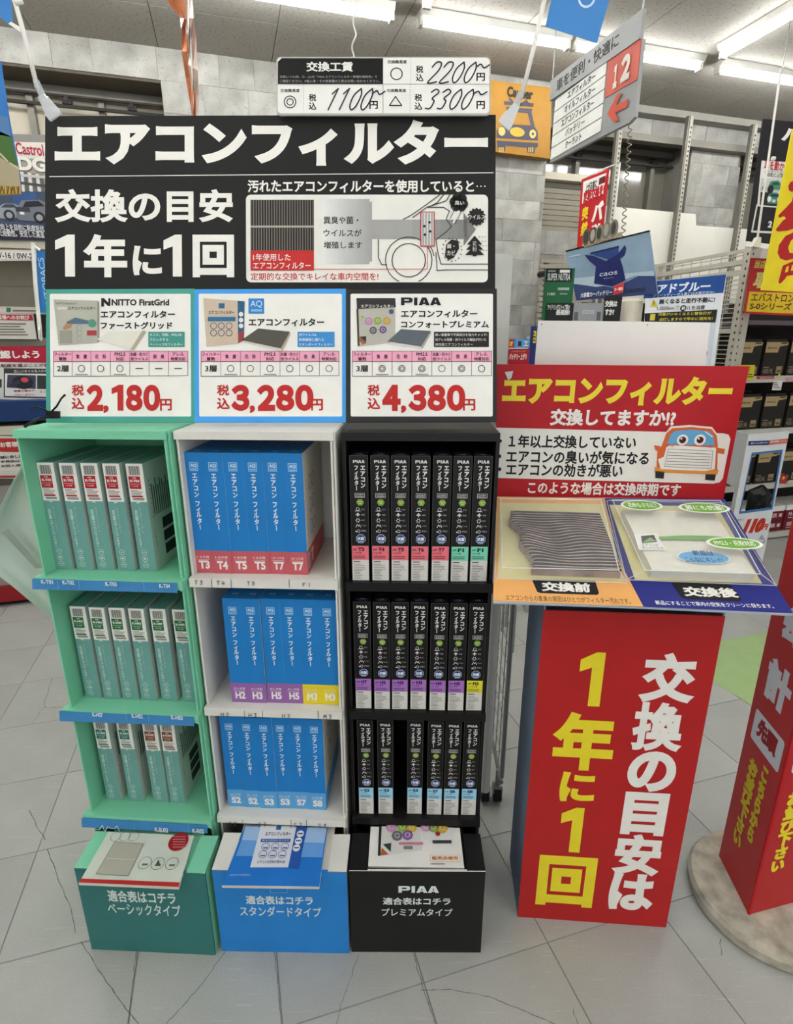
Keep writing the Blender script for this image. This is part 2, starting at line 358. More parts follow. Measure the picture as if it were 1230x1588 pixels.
# ---------------------------------------------------------------- walls faced with rough stone blocks
def stone_mat():
    m = mat('stone_block', (158, 156, 150), rough=0.85, noise=0.22, scale=7, bump=0.25, rand=0.2, spec=0.15, coords='Object'); nt = m.node_tree; b = nt.nodes['Principled BSDF']
    src = b.inputs['Base Color'].links[0].from_socket; geo = nt.nodes.new('ShaderNodeNewGeometry')
    n = nt.nodes.new('ShaderNodeTexNoise'); n.inputs['Scale'].default_value = 85; n.inputs['Detail'].default_value = 5
    r = nt.nodes.new('ShaderNodeValToRGB'); r.color_ramp.elements[0].position = 0.33; r.color_ramp.elements[1].position = 0.40
    r.color_ramp.elements[0].color = (0.74, 0.73, 0.72, 1); r.color_ramp.elements[1].color = (1, 1, 1, 1)
    mx = nt.nodes.new('ShaderNodeMix'); mx.data_type = 'RGBA'; mx.blend_type = 'MULTIPLY'; mx.inputs['Factor'].default_value = 1
    nt.links.new(geo.outputs['Position'], n.inputs['Vector']); nt.links.new(n.outputs['Fac'], r.inputs['Fac'])
    nt.links.new(src, mx.inputs['A']); nt.links.new(r.outputs['Color'], mx.inputs['B']); nt.links.new(mx.outputs['Result'], b.inputs['Base Color'])
    return m
M_stone = stone_mat(); M_wallc = mat('wall_core', (128, 124, 116), rough=.9)
def blocks(parent, along, face, o, x0, x1, z0, z1, seed):  # individual stones laid in courses on a wall face
    rnd = random.Random(seed); z = z0; out = V(face)
    while z < z1 - .02:
        h = min(rnd.choice((0.115, 0.135, 0.16)), z1 - z)
        if z1 - z - h < .05: h = z1 - z
        x = x0 - rnd.uniform(0, .2)
        while x < x1 - .01:
            w = rnd.choice((.15, .2, .26, .34)); xa, xb = max(x, x0), min(x + w, x1); x += w
            if xb - xa < .03: continue
            g = 0.0007; p = V(o) + V(along) * (xa + g) + EZ * (z + g)
            mb = MB(p); mb.obox(p, V(along) * (xb - xa - 2 * g), out * (0.008 + rnd.uniform(0, .0035)), EZ * (h - 2 * g))
            mb.build('stone_block', M_stone, parent, loc=p)
        z += h
# back wall: piers of stone, window bays set back
mb = MB()
rbox(mb, -3.4, -0.242, WALLB, WALLB + .3, 2.84, CEIL); rbox(mb, -0.24, 2.16, WALLB, WALLB + .3, 0, CEIL)
rbox(mb, 2.16, 5.6, WALLB, WALLB + .3, 2.84, CEIL); rbox(mb, 2.16, 5.6, WALLB + .0, WALLB + .3, 0, 1.55)
rbox(mb, 3.52, 4.0, WALLB, WALLB + .3, 1.55, 2.84); rbox(mb, -3.4, -0.242, WALLB, WALLB + .3, 0, 1.2)
wall = tag(mb.build('wall_back', M_wallc), kind='structure')
blocks(wall, EA, -EB, EB * WALLB, -1.7, 0.66, 2.84, CEIL, 3)
blocks(wall, EA, -EB, EB * WALLB, -0.238, 0.66, 2.45, 2.84, 4)
blocks(wall, EA, -EB, EB * WALLB, 2.32, 4.45, 2.845, CEIL - .04, 8)
blocks(wall, EA, -EB, EB * WALLB, 3.52, 4.0, 1.75, 2.84, 5)
blocks(wall, EA, -EB, EB * WALLB, 2.16, 2.86, 1.45, 2.18, 6)
mb = MB(); rbox(mb, 1.45, 2.145, 3.8, 4.03, 0, CEIL)
pil = tag(mb.build('wall_pillar', M_wallc), kind='structure')
blocks(pil, EA, -EB, EB * 3.8, 1.66, 2.145, 1.1, CEIL - .01, 11)
blocks(pil, EB, EA, EA * 2.145, 3.8, 4.03, 1.1, CEIL - .01, 12)
# window bays: dark head, sliding frames, pale shutter panels
M_frame = mat('window_steel', (120, 116, 108), rough=.45, metal=.3); M_dark = mat('window_head_dark', (88, 80, 70), rough=.7)
M_shut = mat('shutter_cream', (198, 190, 172), rough=.5, noise=.03); M_glass = mat('dusk_glass', (120, 116, 106), rough=.12, noise=.03, spec=.7)
M_rail = mat('rail_black', (45, 42, 38), rough=.5)
def window(name, a0, a1, z0, z1, m_pane, stiles, depth=.22):
    b = WALLB + depth; mb = MB(); rbox(mb, a0, a1, b + .04, b + .07, z0, z1); w = tag(mb.build(name, m_pane), kind='structure')
    mb = MB(); rbox(mb, a0, a1, b - .02, b + .04, z1 - .05, z1); rbox(mb, a0, a1, b - .02, b + .04, z0, z0 + .04); mb.build('window_frame', M_frame, w)
    for s in stiles:
        mb = MB(); rbox(mb, s, s + .035, b - .015, b + .04, z0, z1 - .05); mb.build('window_stile', M_frame, w)
    mb = MB(); rbox(mb, a0, a1, WALLB + .0, b + .04, z1, z1 + .012); mb.build('window_head', M_dark, w)
    mb = MB(); rbox(mb, a0, a1, b - .05, b - .03, z1 - .115, z1 - .1); rbox(mb, a0, a1, b - .05, b - .03, z1 - .06, z1 - .05); mb.build('sliding_rail', M_rail, w)
    n = int((a1 - a0) / .32)
    for k in range(n):
        a = a0 + (k + .4) * (a1 - a0) / n; mb = MB(); rbox(mb, a, a + .05, b - .06, b - .02, z1 - .10, z1 - .075); mb.tube([rp(a + .025, b - .065, z1 - .075), rp(a + .025, b - .02, z1 - .075)], .013, 8); mb.build('rail_roller', M_rail, w)
    return w
window('window_1', -3.4, -0.242, 1.2, 2.828, M_shut, (-1.9, -1.0, -0.62))
window('window_2', 2.16, 3.52, 1.55, 2.828, M_glass, (2.66, 3.34))
window('window_3', 4.0, 5.6, 1.55, 2.828, M_glass, (4.5,))
mb = MB(); rbox(mb, 2.16, 2.86, WALLB - .06, WALLB + .26, 2.5, 2.545)
tag(mb.build('trim_1', M_shut), kind='structure')
for k in range(9):
    mb = MB(); rbox(mb, 2.16, 2.86, WALLB + .0, WALLB + .2, 2.18 + k * .0355, 2.212 + k * .0355); tag(mb.build('trim_1_slat', mat('blind_beige', (142, 136, 122), rough=.6), bpy.data.objects['trim_1']))       # pale transom of the bay beside the pillar
mb = MB(); rbox(mb, 2.35, 5.6, WALLB - .1, WALLB - .02, 2.955, 3.0); tag(mb.build('trim_2', mat('cornice_pale', (150, 147, 138))), kind='structure')
mb = MB(); rbox(mb, 2.35, 5.6, WALLB - .08, WALLB - .01, 2.79, 2.835); tag(mb.build('trim_3', M_frame), kind='structure')
# slotted rack posts rising to the ceiling in front of the windows
M_post = mat('rack_post_cream', (170, 166, 152), rough=.45); M_slot = mat('slot_dark', (60, 56, 50), rough=.8)
for i, (px, lab) in enumerate(((955, 'left'), (1062, 'middle'), (1162, 'right'))):
    p = at_b(px, 232, 3.9); a, _ = ab(p); mb = MB(); rbox(mb, a - .018, a - .004, 3.88, 3.91, 0, 2.95)
    t = thing('slotted_post', {'left': 'leftmost tall slotted steel post before the back windows, beside the coiled cord', 'middle': 'tall slotted steel post between the window bay and the stone pier', 'right': 'rightmost tall slotted steel post before the back windows, near the black poster'}[lab], 'post', rp(a, 3.9, 0), 0, 'slotted posts before the back windows')
    mb.off = rp(a, 3.9, 0); mb.v = [tuple(V(v) - mb.off) for v in mb.v]; mb.build('post_web', M_frame, t)
    mb = MB(rp(a, 3.9, 0)); rbox(mb, a - .004, a + .022, 3.875, 3.9, 0, 2.95); mb.build('slotted_face', M_post, t)
    mb = MB(rp(a, 3.9, 0))
    for k in range(60): rbox(mb, a + .005, a + .013, 3.872, 3.8751, 1.1 + k * .03, 1.112 + k * .03)
    tag(mb.build('slot', M_slot, t), kind='stuff')
# ---------------------------------------------------------------- fluorescent lights in rows along both room directions
M_tube = mat('fluorescent_tube', (250, 252, 252), emit=TUBE, noise=0); M_house = mat('lamp_housing', (222, 220, 212), rough=.4)
def tube_light(a, b, along_a, length=.87):
    o = rp(a, b, CEIL); t = thing('ceiling_light', 'x', 'light', o, ROOM if along_a else ROOM + math.pi / 2, 'fluorescent battens on the ceiling')
    MB().prism([(0, -.045, 0), (0, .045, 0), (0, .03, -.028), (0, -.03, -.028)], (length, 0, 0)).build('housing', M_house, t)
    MB().tube([(.02, 0, -.045), (length - .02, 0, -.045)], .017, 10).build('tube', M_tube, t)
    mb = MB(); mb.box(0, .02, -.02, .02, -.066, -.028); mb.box(length - .02, length, -.02, .02, -.066, -.028); mb.build('end_cap', M_house, t)
    return t
for k, lab in ((-3, None), (-2, None), (-1, 'fluorescent batten at the top of the photo, left of the white coiled cord'), (0, None), (1, 'fluorescent batten above the wage card, between the coiled cord and blue pennant'), (2, 'fluorescent batten behind the hanging aisle sign numbered 12'), (3, 'fluorescent batten at the right edge, running over the black poster'), (4, None)):
    a = {-3: -1.72, -2: -.82, -1: .07, 0: None, 1: 1.075, 2: 1.965, 3: 2.955, 4: 3.845}[k]
    if a is None: continue
    tube_light(a, 3.27, True)['label'] = lab or 'fluorescent batten over the left windows, %s in its row' % {-3: 'outermost', -2: 'second', 4: 'last'}[k]
for a in (-2.5, -0.72, 1.06, 2.84):
    for j in range(6):
        b = 3.15 - .9 - j * .9
        vis = inframe(rp(a, b + .5, CEIL), 0)
        t = tube_light(a, b, False)
        t['label'] = ('bright batten running toward the viewer at top right corner' if a > 2 else 'tip of a batten running toward the viewer above the wage card') if j == 0 and a > 0 else 'fluorescent batten overhead outside the picture, %s in the %s line' % (('first', 'second', 'third', 'fourth', 'fifth', 'sixth')[j], {-2.5: 'far left', -.72: 'left', 1.06: 'middle', 2.84: 'right'}[a])
# side walls outside the frame close the room
mb = MB(); rbox(mb, -3.5, -3.4, -3.0, 4.3, 0, CEIL); tag(mb.build('wall_left', mat('plaster_grey', (190, 188, 180))), kind='structure')
mb = MB(); rbox(mb, 5.6, 5.7, -3.0, 4.3, 0, CEIL); tag(mb.build('wall_right', MATS['plaster_grey']), kind='structure')

# ================================================================ THE THREE CARDBOARD STANDS AND THEIR BOXES
M_mint = mat('mint_cardboard', (122, 198, 162), rough=.5, noise=.05, scale=6); M_teal = mat('teal_front', (52, 112, 108), rough=.5)
M_white = mat('white_cardboard', (214, 211, 203), rough=.5, noise=.04); M_blue = mat('blue_front', (38, 124, 196), rough=.45)
M_black = mat('black_cardboard', (26, 25, 25), rough=.35); M_blackin = mat('black_liner', (18, 18, 18), rough=.5)
M_strip = mat('blue_label_strip', (58, 122, 172), rough=.35)
YL = 1.073
class Unit: pass
def stand(key, xc, rot, w, mout, mfront, zs, ztop, lipover, label, base_rot, bx, bwid):
    u = Unit(); u.o = V((xc, YL, 0)); r = R_(rot); u.r = -r; u.w = w; u.zs = zs
    u.ux = V((math.cos(r), -math.sin(r), 0)); u.uy = V((math.sin(r), math.cos(r), 0))
    u.W = lambda x, y, z: u.o + u.ux * x + u.uy * y + EZ * z
    t = u.root = thing('display_stand', label, 'display stand', u.o, -r)
    D = .265; yp = .012; h = w / 2; T = .0035
    for s in (-1, 1):                                    # double-walled sides
        x = s * h; MB().box(min(x, x - s * T), max(x, x - s * T), yp, D, 0, ztop - .006).build('side_panel', mout, t)
        xo = x + s * .001; MB().box(min(xo, xo + s * .004), max(xo, xo + s * .004), yp + .008, D, 0, ztop - .002).build('side_flap', mout, t)
    MB().box(-h, h, D, D + .005, 0, ztop).build('back_panel', M_blackin if key == 'k' else mout, t)
    mb = MB(); mb.box(-h - .004, h + .003, yp - .003, D, ztop - .006, ztop); mb.box(-h - .004, h + .003, yp - .0035, yp + .001, ztop - .016, ztop - .006)
    mb.build('top_panel', mout, t)
    for k, z in enumerate(zs):
        o = lipover; mb = MB(); mb.box(-h + T, h - T, 0.0185, D, z - .012, z - .0002); mb.box(-h - o, h + .002, 0.0005, .02, z - .013, z)
        mb.box(-h - o, h + .002, -.0003, .0004, z - .02, z); mb.box(h - .002, h + .004, .0, .03, z - .022, z - .001)
        sh = mb.build('shelf', mout, t)
        u.__dict__['sh%d' % k] = sh
    # base box with a sloping mouth that holds leaflets
    br = R_(base_rot); yb = -(YL - .97)
    bo = V((bx, .97, 0)); c, s_ = math.cos(br), math.sin(br)
    def bp(x, y, z): q = bo + V((c, -s_, 0)) * x + V((s_, c, 0)) * y + EZ * z; return q
    def lb(p): q = p - u.o; return V((q.dot(u.ux), q.dot(u.uy), q.z))
    u.bp = bp; hb = bwid / 2; zf, zr = .254, .262; dep = .092
    mb = MB(); mb.prism([lb(bp(x, 0, z)) for x, z in ((-hb, 0), (hb, 0), (hb, zf), (-hb, zf))], u_loc(u, V((s_, c, 0))) * .005)
    mb.build('front_panel', mfront, t)
    for s in (-1, 1):
        x = s * hb; mb = MB(); mb.prism([lb(bp(x, y, z)) for y, z in ((0.005, 0), (dep, 0), (dep, zr), (0.005, zf))], u_loc(u, V((c, -s_, 0))) * (-s * .005))
        mb.build('base_side', mout if key != 'b' else M_white, t)
        mb = MB(); xs = (x, x - s * .042); pts = [lb(bp(xs[0], 0, zf + .001)), lb(bp(xs[1], 0, zf + .001)), lb(bp(xs[1], dep, zr + .001)), lb(bp(xs[0], dep, zr + .001))]
        mb.prism(pts, V((0, 0, -.005))); p1_ = pts[1].lerp(pts[2], .12); mb.prism([p1_, pts[2], pts[2] - V((0, 0, .03)), p1_ - V((0, 0, .03))], V((-s * -.003, 0, 0)))
        mb.build('mouth_flap', mout, t)
    mb = MB(); mb.prism([lb(bp(x, y, z - .008)) for x, y, z in ((-hb + .04, .004, zf), (hb - .04, .004, zf), (hb - .04, dep + .03, zr + .004), (-hb + .04, dep + .03, zr + .004))], V((0, 0, -.003)))
    mb.build('mouth_floor', mout, t)
    if key == 'k': MB().prism([lb(bp(x, -.0006, z)) for x, z in ((-hb, zf - .001), (hb, zf - .001), (hb, zf + .001), (-hb, zf + .001))], u_loc(u, V((s_, c, 0))) * .004).build('edge_trim', M_white, t)
    # print plane on the base front, in the parent's local axes
    ex, ey = u_loc(u, V((c, -s_, 0))), V((0, 0, 1)); n = V((-s_, -c, 0)); o0 = lb(bo)
    def L(px, py): q = hit(px, py, bo, n) - bo; return q.dot(V((c, -s_, 0))), q.z
    u.base_ink = Ink(o0, ex, ey, L)
    return u
def u_loc(u, d): return V((d.dot(u.ux), d.dot(u.uy), d.z))
def lip_ink(u, k, drop=0.0, yy=-.0005, dz=0): # print plane on a shelf's front lip; coordinates are photo pixels
    o = u.W(0, yy, u.zs[k]); n = -u.uy
    def L(px, py): q = hit(px, py, o, n) - o; return q.dot(u.ux), q.z
    return Ink((0, yy, u.zs[k]), (1, 0, 0), (0, 0, 1), L)
G = stand('g', -.600, 3.6, .302, M_mint, M_teal, (.924, .597, .298), 1.234, .014, 'mint green cardboard display stand with teal base, leftmost of the three stands', 2.6, -.583, .302)
B = stand('b', -.280, 2.7, .308, M_white, M_blue, (.924, .605, .298), 1.232, .003, 'white cardboard display stand with blue base, middle of the three stands', 1.0, -.266, .306)
K = stand('k', .047, 1.6, .302, M_black, M_black, (.916, .597, .296), 1.230, .003, 'black cardboard display stand with black base, right of the white stand', 0.3, .047, .309)
# mint stand: blue label strips hanging from its lips
for k, (items, torn, ticks, yc) in enumerate([([('K-T01', 64.6, 81.7), ('K-T02', 97.6, 114.6), ('K-T03', 164, 180.5), ('K-T04', 247.6, 263.4)], 0, (89, 122, 222), 905.5),
                                 ([('K-H07', 144, 159), ('K-H02', 205, 221), ('K-H03', 266, 283)], 0, (195, 229), 1109), ([('K-SU03', 241, 260), ('K-R02', 299, 316)], 1, (208, 292), 1286.5)]):
    z = G.zs[k]; h = G.w / 2; dz = (0, 0, -.006)[k]
    MB().prism([(-h - .017, -.002, z - .002 + dz), (h - .006, -.002, z - .003 + dz), (h - .004, -.008, z - .022 + dz), (-h - .014, -.010, z - .022 + dz)], (0, .0006, 0)).build('label_strip', M_strip, G.root)
    for s, xa, xb in items:
        ik = lip_ink(G, k, yy=-.0105); sl = (xa - 160) * .035 if k < 2 else (xa - 230) * .03; ik.T(s, xa, yc + 3 + sl, xb, yc - 3 + sl, (215, 222, 225), 1, .03); ik.build(G.root, 'strip_print')
    for px in ticks: ik = lip_ink(G, k, yy=-.0105); ik.line([(px, yc - 8), (px + 2, yc + 9)], .0006, (150, 180, 205)); ik.build(G.root, 'strip_print')
    if torn:
        rnd = random.Random(3)
        ik = lip_ink(G, k, yy=-.0105); ik.line([(150 + i * 4.5 + rnd.uniform(-1, 1), yc + rnd.uniform(-8, 5)) for i in range(9)], .0016, (205, 212, 214)); ik.build(G.root, 'torn_patch')
        ik = lip_ink(G, k, yy=-.0105); ik.line([(x, yc + 8 + rnd.uniform(-1, 1.5) + (x - 190) * .03) for x in range(190, 320, 9)], .001, (190, 205, 215)); ik.build(G.root, 'torn_patch')
def hand(ik, s, px, py, h, wd, col=(60, 60, 60)):       # handwriting in strokes
    st = {'T': [[(0, 1), (.8, 1)], [(.4, 1), (.4, 0)]], '3': [[(0, .95), (.6, 1), (.25, .55), (.6, .4), (.5, .05), (0, 0)]], '4': [[(.3, 1), (0, .35), (.8, .35)], [(.55, .7), (.5, 0)]],
          '5': [[(.65, 1), (.1, 1), (.08, .6), (.5, .6), (.6, .25), (0, 0)]], 'F': [[(0, 1), (0, 0)], [(0, 1), (.7, 1)], [(0, .55), (.5, .55)]], '1': [[(.3, 1), (.3, 0)]], '2': [[(0, .8), (.3, 1), (.6, .8), (0, 0), (.7, 0)]],
          'H': [[(0, 1), (0, 0)], [(.7, 1), (.7, 0)], [(0, .5), (.7, .5)]], 'M': [[(0, 0), (.1, 1), (.4, .4), (.7, 1), (.8, 0)]], 'S': [[(.65, .9), (.2, 1), (.05, .7), (.6, .35), (.4, 0), (0, .1)]],
          '7': [[(0, 1), (.6, 1), (.25, 0)]], '8': [[(.6, .9), (.1, .9), (.55, .3), (.3, 0), (.05, .25), (.6, .9)]]}
    x = px
    for ch in s:
        for pl in st.get(ch, []): ik.line([(x + q[0] * h, py - q[1] * h) for q in pl], wd, col)
        x += h * 1.5
for k, (its, ticks, yc) in enumerate([([('T3', 302), ('T4', 336), ('T5', 383), ('F1', 470)], (328, 358, 448), 903), ([('H2', 343), ('H3', 386), ('H5', 438), ('M3', 502)], (379, 407, 493), 1107), ([('S2', 355), ('S3', 401), ('S7', 456), ('S8', 494)], (376, 451, 475), 1276)]):
    ik = lip_ink(B, k, yy=-.001)
    for s, px in its: hand(ik, s, px, yc + 3 + (px - 300) * .02, 5.5, .0013)
    for px in ticks: ik.line([(px, yc - 5), (px + 1, yc + 8)], .0011, (70, 70, 70))
    ik.build(B.root, 'handwriting')
for u, ls in ((G, [('適合表はコチラ', 169, 1398, 271, 1384, .025), ('ベーシックタイプ', 169, 1417, 279, 1404, .012)]), (B, [('適合表はコチラ', 382, 1402, 485, 1390, .025), ('スタンダードタイプ', 373, 1420, 498, 1407, .012)]),
              (K, [('PIAA', 618, 1384, 681, 1374, .07), ('適合表はコチラ', 594, 1403, 699, 1392, .025), ('プレミアムタイプ', 592, 1420, 702, 1409, .012)])):
    for s, x0, y0, x1, y1, w in ls: u.base_ink.wide(x0, y0, x1, y1, (214, 222, 216), 1) if s == 'PIAA' else u.base_ink.T(s, x0, y0, x1, y1, (214, 222, 216), 1, w)
    if u is B: u.base_ink.line([(419, 1378), (420, 1384), (446, 1384), (446, 1376)], .0008, (150, 190, 220))
    u.base_ink.build(u.root, 'base_print')
# ---- the filter boxes
M_fteal = mat('box_card_teal', (106, 156, 148), rough=.45); M_fgrey = mat('box_side_pale', (176, 190, 180), rough=.5)
M_fblue = mat('box_card_blue', (34, 120, 188), rough=.4); M_fbside = mat('box_side_cream', (205, 200, 190), rough=.5)
M_fblack = mat('box_card_black', (24, 23, 24), rough=.35)
def ring_icon(ik, x, y, r, col): ik.ring(x, y, r, r * .14, col); ik.R(x - r * .5, y - r * .12, x + r * .5, y + r * .12, col)
def teal_box():
    w, h, d = .0372, .238, .19; mb = MB(); mb.box(0, w, 0, d, 0, h); mb.mi = [1, 0, 0, 1, 1, 1]
    car = mb.mesh('carton', [M_fteal, M_fgrey])
    ik = Ink(); g = (200, 218, 208)
    ik.R(.001, h * .655, w - .001, h - .001, WHT, 0)
    for k in range(14): ik.R(.006 + k * .0017, h * .895, .006 + k * .0017 + (.0011 if k % 3 else .0006), h * .975, (60, 60, 60), 1)
    ik.R(.013, .155, .0205, .182 - .03 + .001, g, 0)
    ik.R(.006, .126, .0125, .138, (150, 190, 176), 0); ik.R(.006, .115, .0125, .125, (165, 200, 186), 0)
    ik.T('エアコンフィルター', .006, .052, .0135, .113, g, 1, .02, vert=True)
    ik.T('NITTO FirstGrid', .0165, .088, .0205, .142, g, 1, .0, vert=True)
    for k in range(3): ring_icon(ik, .0145, .043 - k * .0145, .0062, g)
    ik.disc(.0145, .0285, .002, WHT)
    common = ik.mesh('spine_print')
    sk = Ink((w, 0, 0), (0, 1, 0), (0, 0, 1)); dk = (38, 44, 42)         # right-hand side, dense small print and dark panels
    for k in range(12): sk.R(.02 + k * .009, .12, .02 + k * .009 + .0045, .12 + random.uniform(.06, .09), (70, 84, 78), 0)
    sk.T('エアコンフィルター', .012, .03, .018, .2, (70, 84, 78), 0, .0, vert=True)
    for k in range(3): sk.R(.05, .022 + k * .03, .1, .046 + k * .03, dk, 0)
    return car, common, sk.mesh('side_print'), w, h
def teal_code(code, hue):
    ik = Ink(); h = .238; w = .0372
    ik.R(.0035, h * .772, w - .009, h * .885, hue, 1); ik.T(code, .006, h * .832, w - .011, h * .855, WHT, 2, .05); ik.T('品番', .012, h * .865, .020, h * .876, WHT, 2, .02)
    ik.T('トヨタ用' if code[2] == 'T' else 'ホンダ用' if code[2] == 'H' else 'スズキ用', .009, h * .790, .022, h * .802, WHT, 2, .02); ik.line([(.006, h * .815), (w - .011, h * .815)], .0006, WHT, 2)
    ik.lines(.005, h * .715, w - .006, h * .765, 4, (120, 120, 116)); ik.R(.005, h * .697, w - .008, h * .712, hue, 1); ik.lines(.007, h * .668, w - .006, h * .690, 2, (60, 60, 60), 1, .6, False)
    return ik.mesh('code_print')
def blue_box():
    w, h, d = .0418, .262, .2; mb = MB(); mb.box(0, w, 0, d, 0, h); mb.mi = [1, 0, 0, 0, 0, 1]
    car = mb.mesh('carton', [M_fblue, M_fbside]); ik = Ink(); c = (222, 230, 236)
    ik.R(.0125, h * .858, .0295, h * .923, (70, 150, 210), 0); ik.line([(.0125, h * .858), (.0295, h * .858), (.0295, h * .923), (.0125, h * .923)], .0006, c, 1, True)
    ik.T('AQ', .0145, h * .883, .0275, h * .912, c, 2, .02); ik.R(.015, h * .866, .027, h * .874, (150, 195, 225), 2)
    ik.T('エアコン フィルター', .0155, h * .375, .0265, h * .835, c, 1, .028, vert=True)
    tk = Ink((0, 0, h), (1, 0, 0), (0, 1, 0)); tk.T('AQ', .014, .02, .028, .03, (150, 195, 225), 0, .02)
    sk = Ink((w, 0, 0), (0, 1, 0), (0, 0, 1)); sk.R(0, 0, .2, .052, (200, 86, 96), 0); sk.R(.008, .01, .028, .044, WHT, 1)
    for k in range(9): sk.R(.0095, .012 + k * .0034, .0265, .0138 + k * .0034, (60, 60, 60), 2)
    sk.T('T', .045, .012, .07, .042, WHT, 1, .05); sk.T('エアコンフィルター', .018, .06, .026, .2, (120, 120, 120), 0, .0, vert=True)
    for k in range(2):
        for j in range(3): sk.ring(.06 + k * .035, .09 + j * .05, .016, .002, (60, 90, 130), 0)
    sp = Ink((w, 0, 0), (0, 1, 0), (0, 0, 1)); sp.R(0, 0, .2, .052, (88, 158, 208), 0); sp.T('エアコンフィルター', .018, .06, .026, .2, (120, 120, 120), 0, .0, vert=True)
    for k in range(2):
        for j in range(3): sp.ring(.06 + k * .035, .09 + j * .05, .016, .002, (60, 90, 130), 0)
    return car, ik.mesh('spine_print'), tk.mesh('top_print'), sk.mesh('side_print'), w, h, sp.mesh('side_print')
def blue_code(code, hue, maker, dark=False):
    ik = Ink(); w, h = .0418, .262; ik.R(0, 0, w, h * .194, hue, 0); c = (226, 222, 216)
    ik.T(maker, .007, h * .128, w - .009, h * .150, c, 1, .01); ik.line([(.007, h * .118), (w - .009, h * .118)], .0007, c)
    ik.T(code, .0095, h * .036, w - .009, h * .108, c, 1, .045); return ik.mesh('code_print')
def black_box():
    w, h, d = .0362, .268, .2; mb = MB(); mb.box(0, w, 0, d, 0, h); mb.mi = [0] * 6
    car = mb.mesh('carton', [M_fblack]); ik = Ink(); c = (214, 212, 206)
    ik.line([(0, 0), (w, 0), (w, h), (0, h)], .0005, (92, 90, 86), 0, True)
    ik.wide(.007, h * .945, w - .006, h * .968, c, 1)
    ik.T('フィルター', .0085, h * .735, .0175, h * .925, c, 1, .045, vert=True); ik.T('エアコン', .0215, h * .755, .031, h * .925, c, 1, .045, vert=True)
    ik.line([(.009, h * .680), (.029, h * .680), (.029, h * .713), (.009, h * .713)], .0006, c, 1, True); ik.T('Comfort', .011, h * .697, .027, h * .708, c, 1, .02); ik.T('Premium', .011, h * .684, .027, h * .694, c, 1, .02)
    ik.disc(.0195, h * .642, .0078, (122, 152, 52), 1, 12, 1, -.12); ik.T('PM2.5', .0145, h * .643, .0245, h * .652, (220, 226, 200), 2, .02); ik.T('対応', .0165, h * .628, .0225, h * .639, (220, 226, 200), 2, .01)
    for k in range(5):
        y = h * (.585 - k * .043)
        if k == 0: ik.ring(.0145, y + .001, .0036, .0009, c); ik.line([(.009, y - .003), (.020, y - .003)], .0012, c)
        elif k == 1: ik.P([(.0145, y + .004), (.011, y - .001), (.018, y - .001)], c); ik.line([(.010, y), (.0145, y + .0045), (.019, y)], .0008, c); ik.R(.0138, y - .004, .0152, y - .001, c)
        elif k == 2:
            ik.ring(.0145, y, .0036, .0009, c, n=10)
            for q in range(6): ik.line([(.0145 + .0038 * math.cos(q), y + .0038 * math.sin(q)), (.0145 + .0055 * math.cos(q), y + .0055 * math.sin(q))], .0007, c)
        elif k == 3: ik.line([(.010, y - .003), (.013, y + .003), (.0155, y - .001), (.018, y + .002), (.0195, y - .003)], .0012, c)
        else: ik.disc(.0105, y - .001, .0016, c, n=8); ik.ring(.0155, y, .0034, .0009, c, n=10)
        ik.T(('ホコリ', '花粉', 'カビ', 'ウイルス', 'PM2.5')[k], .0215, y - .0012, .0285 if k < 3 else .031, y + .0022, (190, 188, 182), 1, .0)
    ik.disc(.0195, h * .352 - .0005, .0104, (190, 196, 206), 1, 8, 1, 0, .39); ik.disc(.0195, h * .352 - .0005, .0094, (44, 72, 130), 2, 8, 1, 0, .39); ik.T('抗菌', .0125, h * .338, .0265, h * .366, (220, 224, 230), 3, .04)
    ik.R(.0142, h * .324, .0248, h * .330, (190, 200, 215), 3)
    ik.R(.0008, 0.0008, w - .0008, h * .175, (206, 203, 196), 1); ik.R(.004, h * .158, .018, h * .165, (50, 50, 50), 2); ik.lines(.004, h * .012, w - .006, h * .148, 10, (120, 118, 114), 2, .35)
    tk = Ink((0, 0, h), (1, 0, 0), (0, 1, 0)); tk.disc(w / 2, .014, .0075, (120, 126, 150), 0, 16, 1.5); tk.disc(w / 2, .014, .0068, (26, 28, 44), 1, 16, 1.5); tk.T('抗菌', .012, .011, .024, .017, (120, 126, 150), 2, .02)
    tk.T('エアコンフィルター', .006, .035, .030, .040, (90, 88, 86), 0, .01)
    return car, ik.mesh('spine_print'), tk.mesh('top_print'), w, h
def black_code(code, hue, maker, ink_c):
    ik = Ink(); w, h = .0362, .268; ik.R(.0008, h * .175, w - .0008, h * .292, hue, 1)
    ik.T('EVP-', .0035, h * .253, .012, h * .270, ink_c, 2, .03); ik.T(code, .0135, h * .248, .0265, h * .279, ink_c, 2, .055); ik.T(maker, .004, h * .226, .0045 + .0038 * len(maker), h * .241, ink_c, 2, .01)
    ik.lines(.0035, h * .185, w - .008, h * .215, 2, tuple(int(v * .6) for v in hue), 2, .5, False); return ik.mesh('code_print')
TB, BB, KB = teal_box(), blue_box(), black_box()
ORD = ['first', 'second', 'third', 'fourth', 'fifth', 'sixth', 'seventh']; SH = ['top', 'middle', 'bottom']
CODE = {}
def place(u, k, xs, py, meshes, code, w, ly, label, group, lean=0):
    for i, px in enumerate(xs):
        q = hit(px, py[0] + (py[1] - py[0]) * i / max(1, len(xs) - 1), u.W(0, ly, u.zs[k]), u.uy) - u.o; lx = q.dot(u.ux); jy = random.uniform(-.0015, .0015)
        jr = random.uniform(-.012, .012); t = thing('filter_box', label(i), 'filter box', u.W(lx, ly + jy, u.zs[k] + .0002), u.r + jr, group)
        for nm, me in meshes: link(nm, me, t)
        link('code_print', code[i], t)
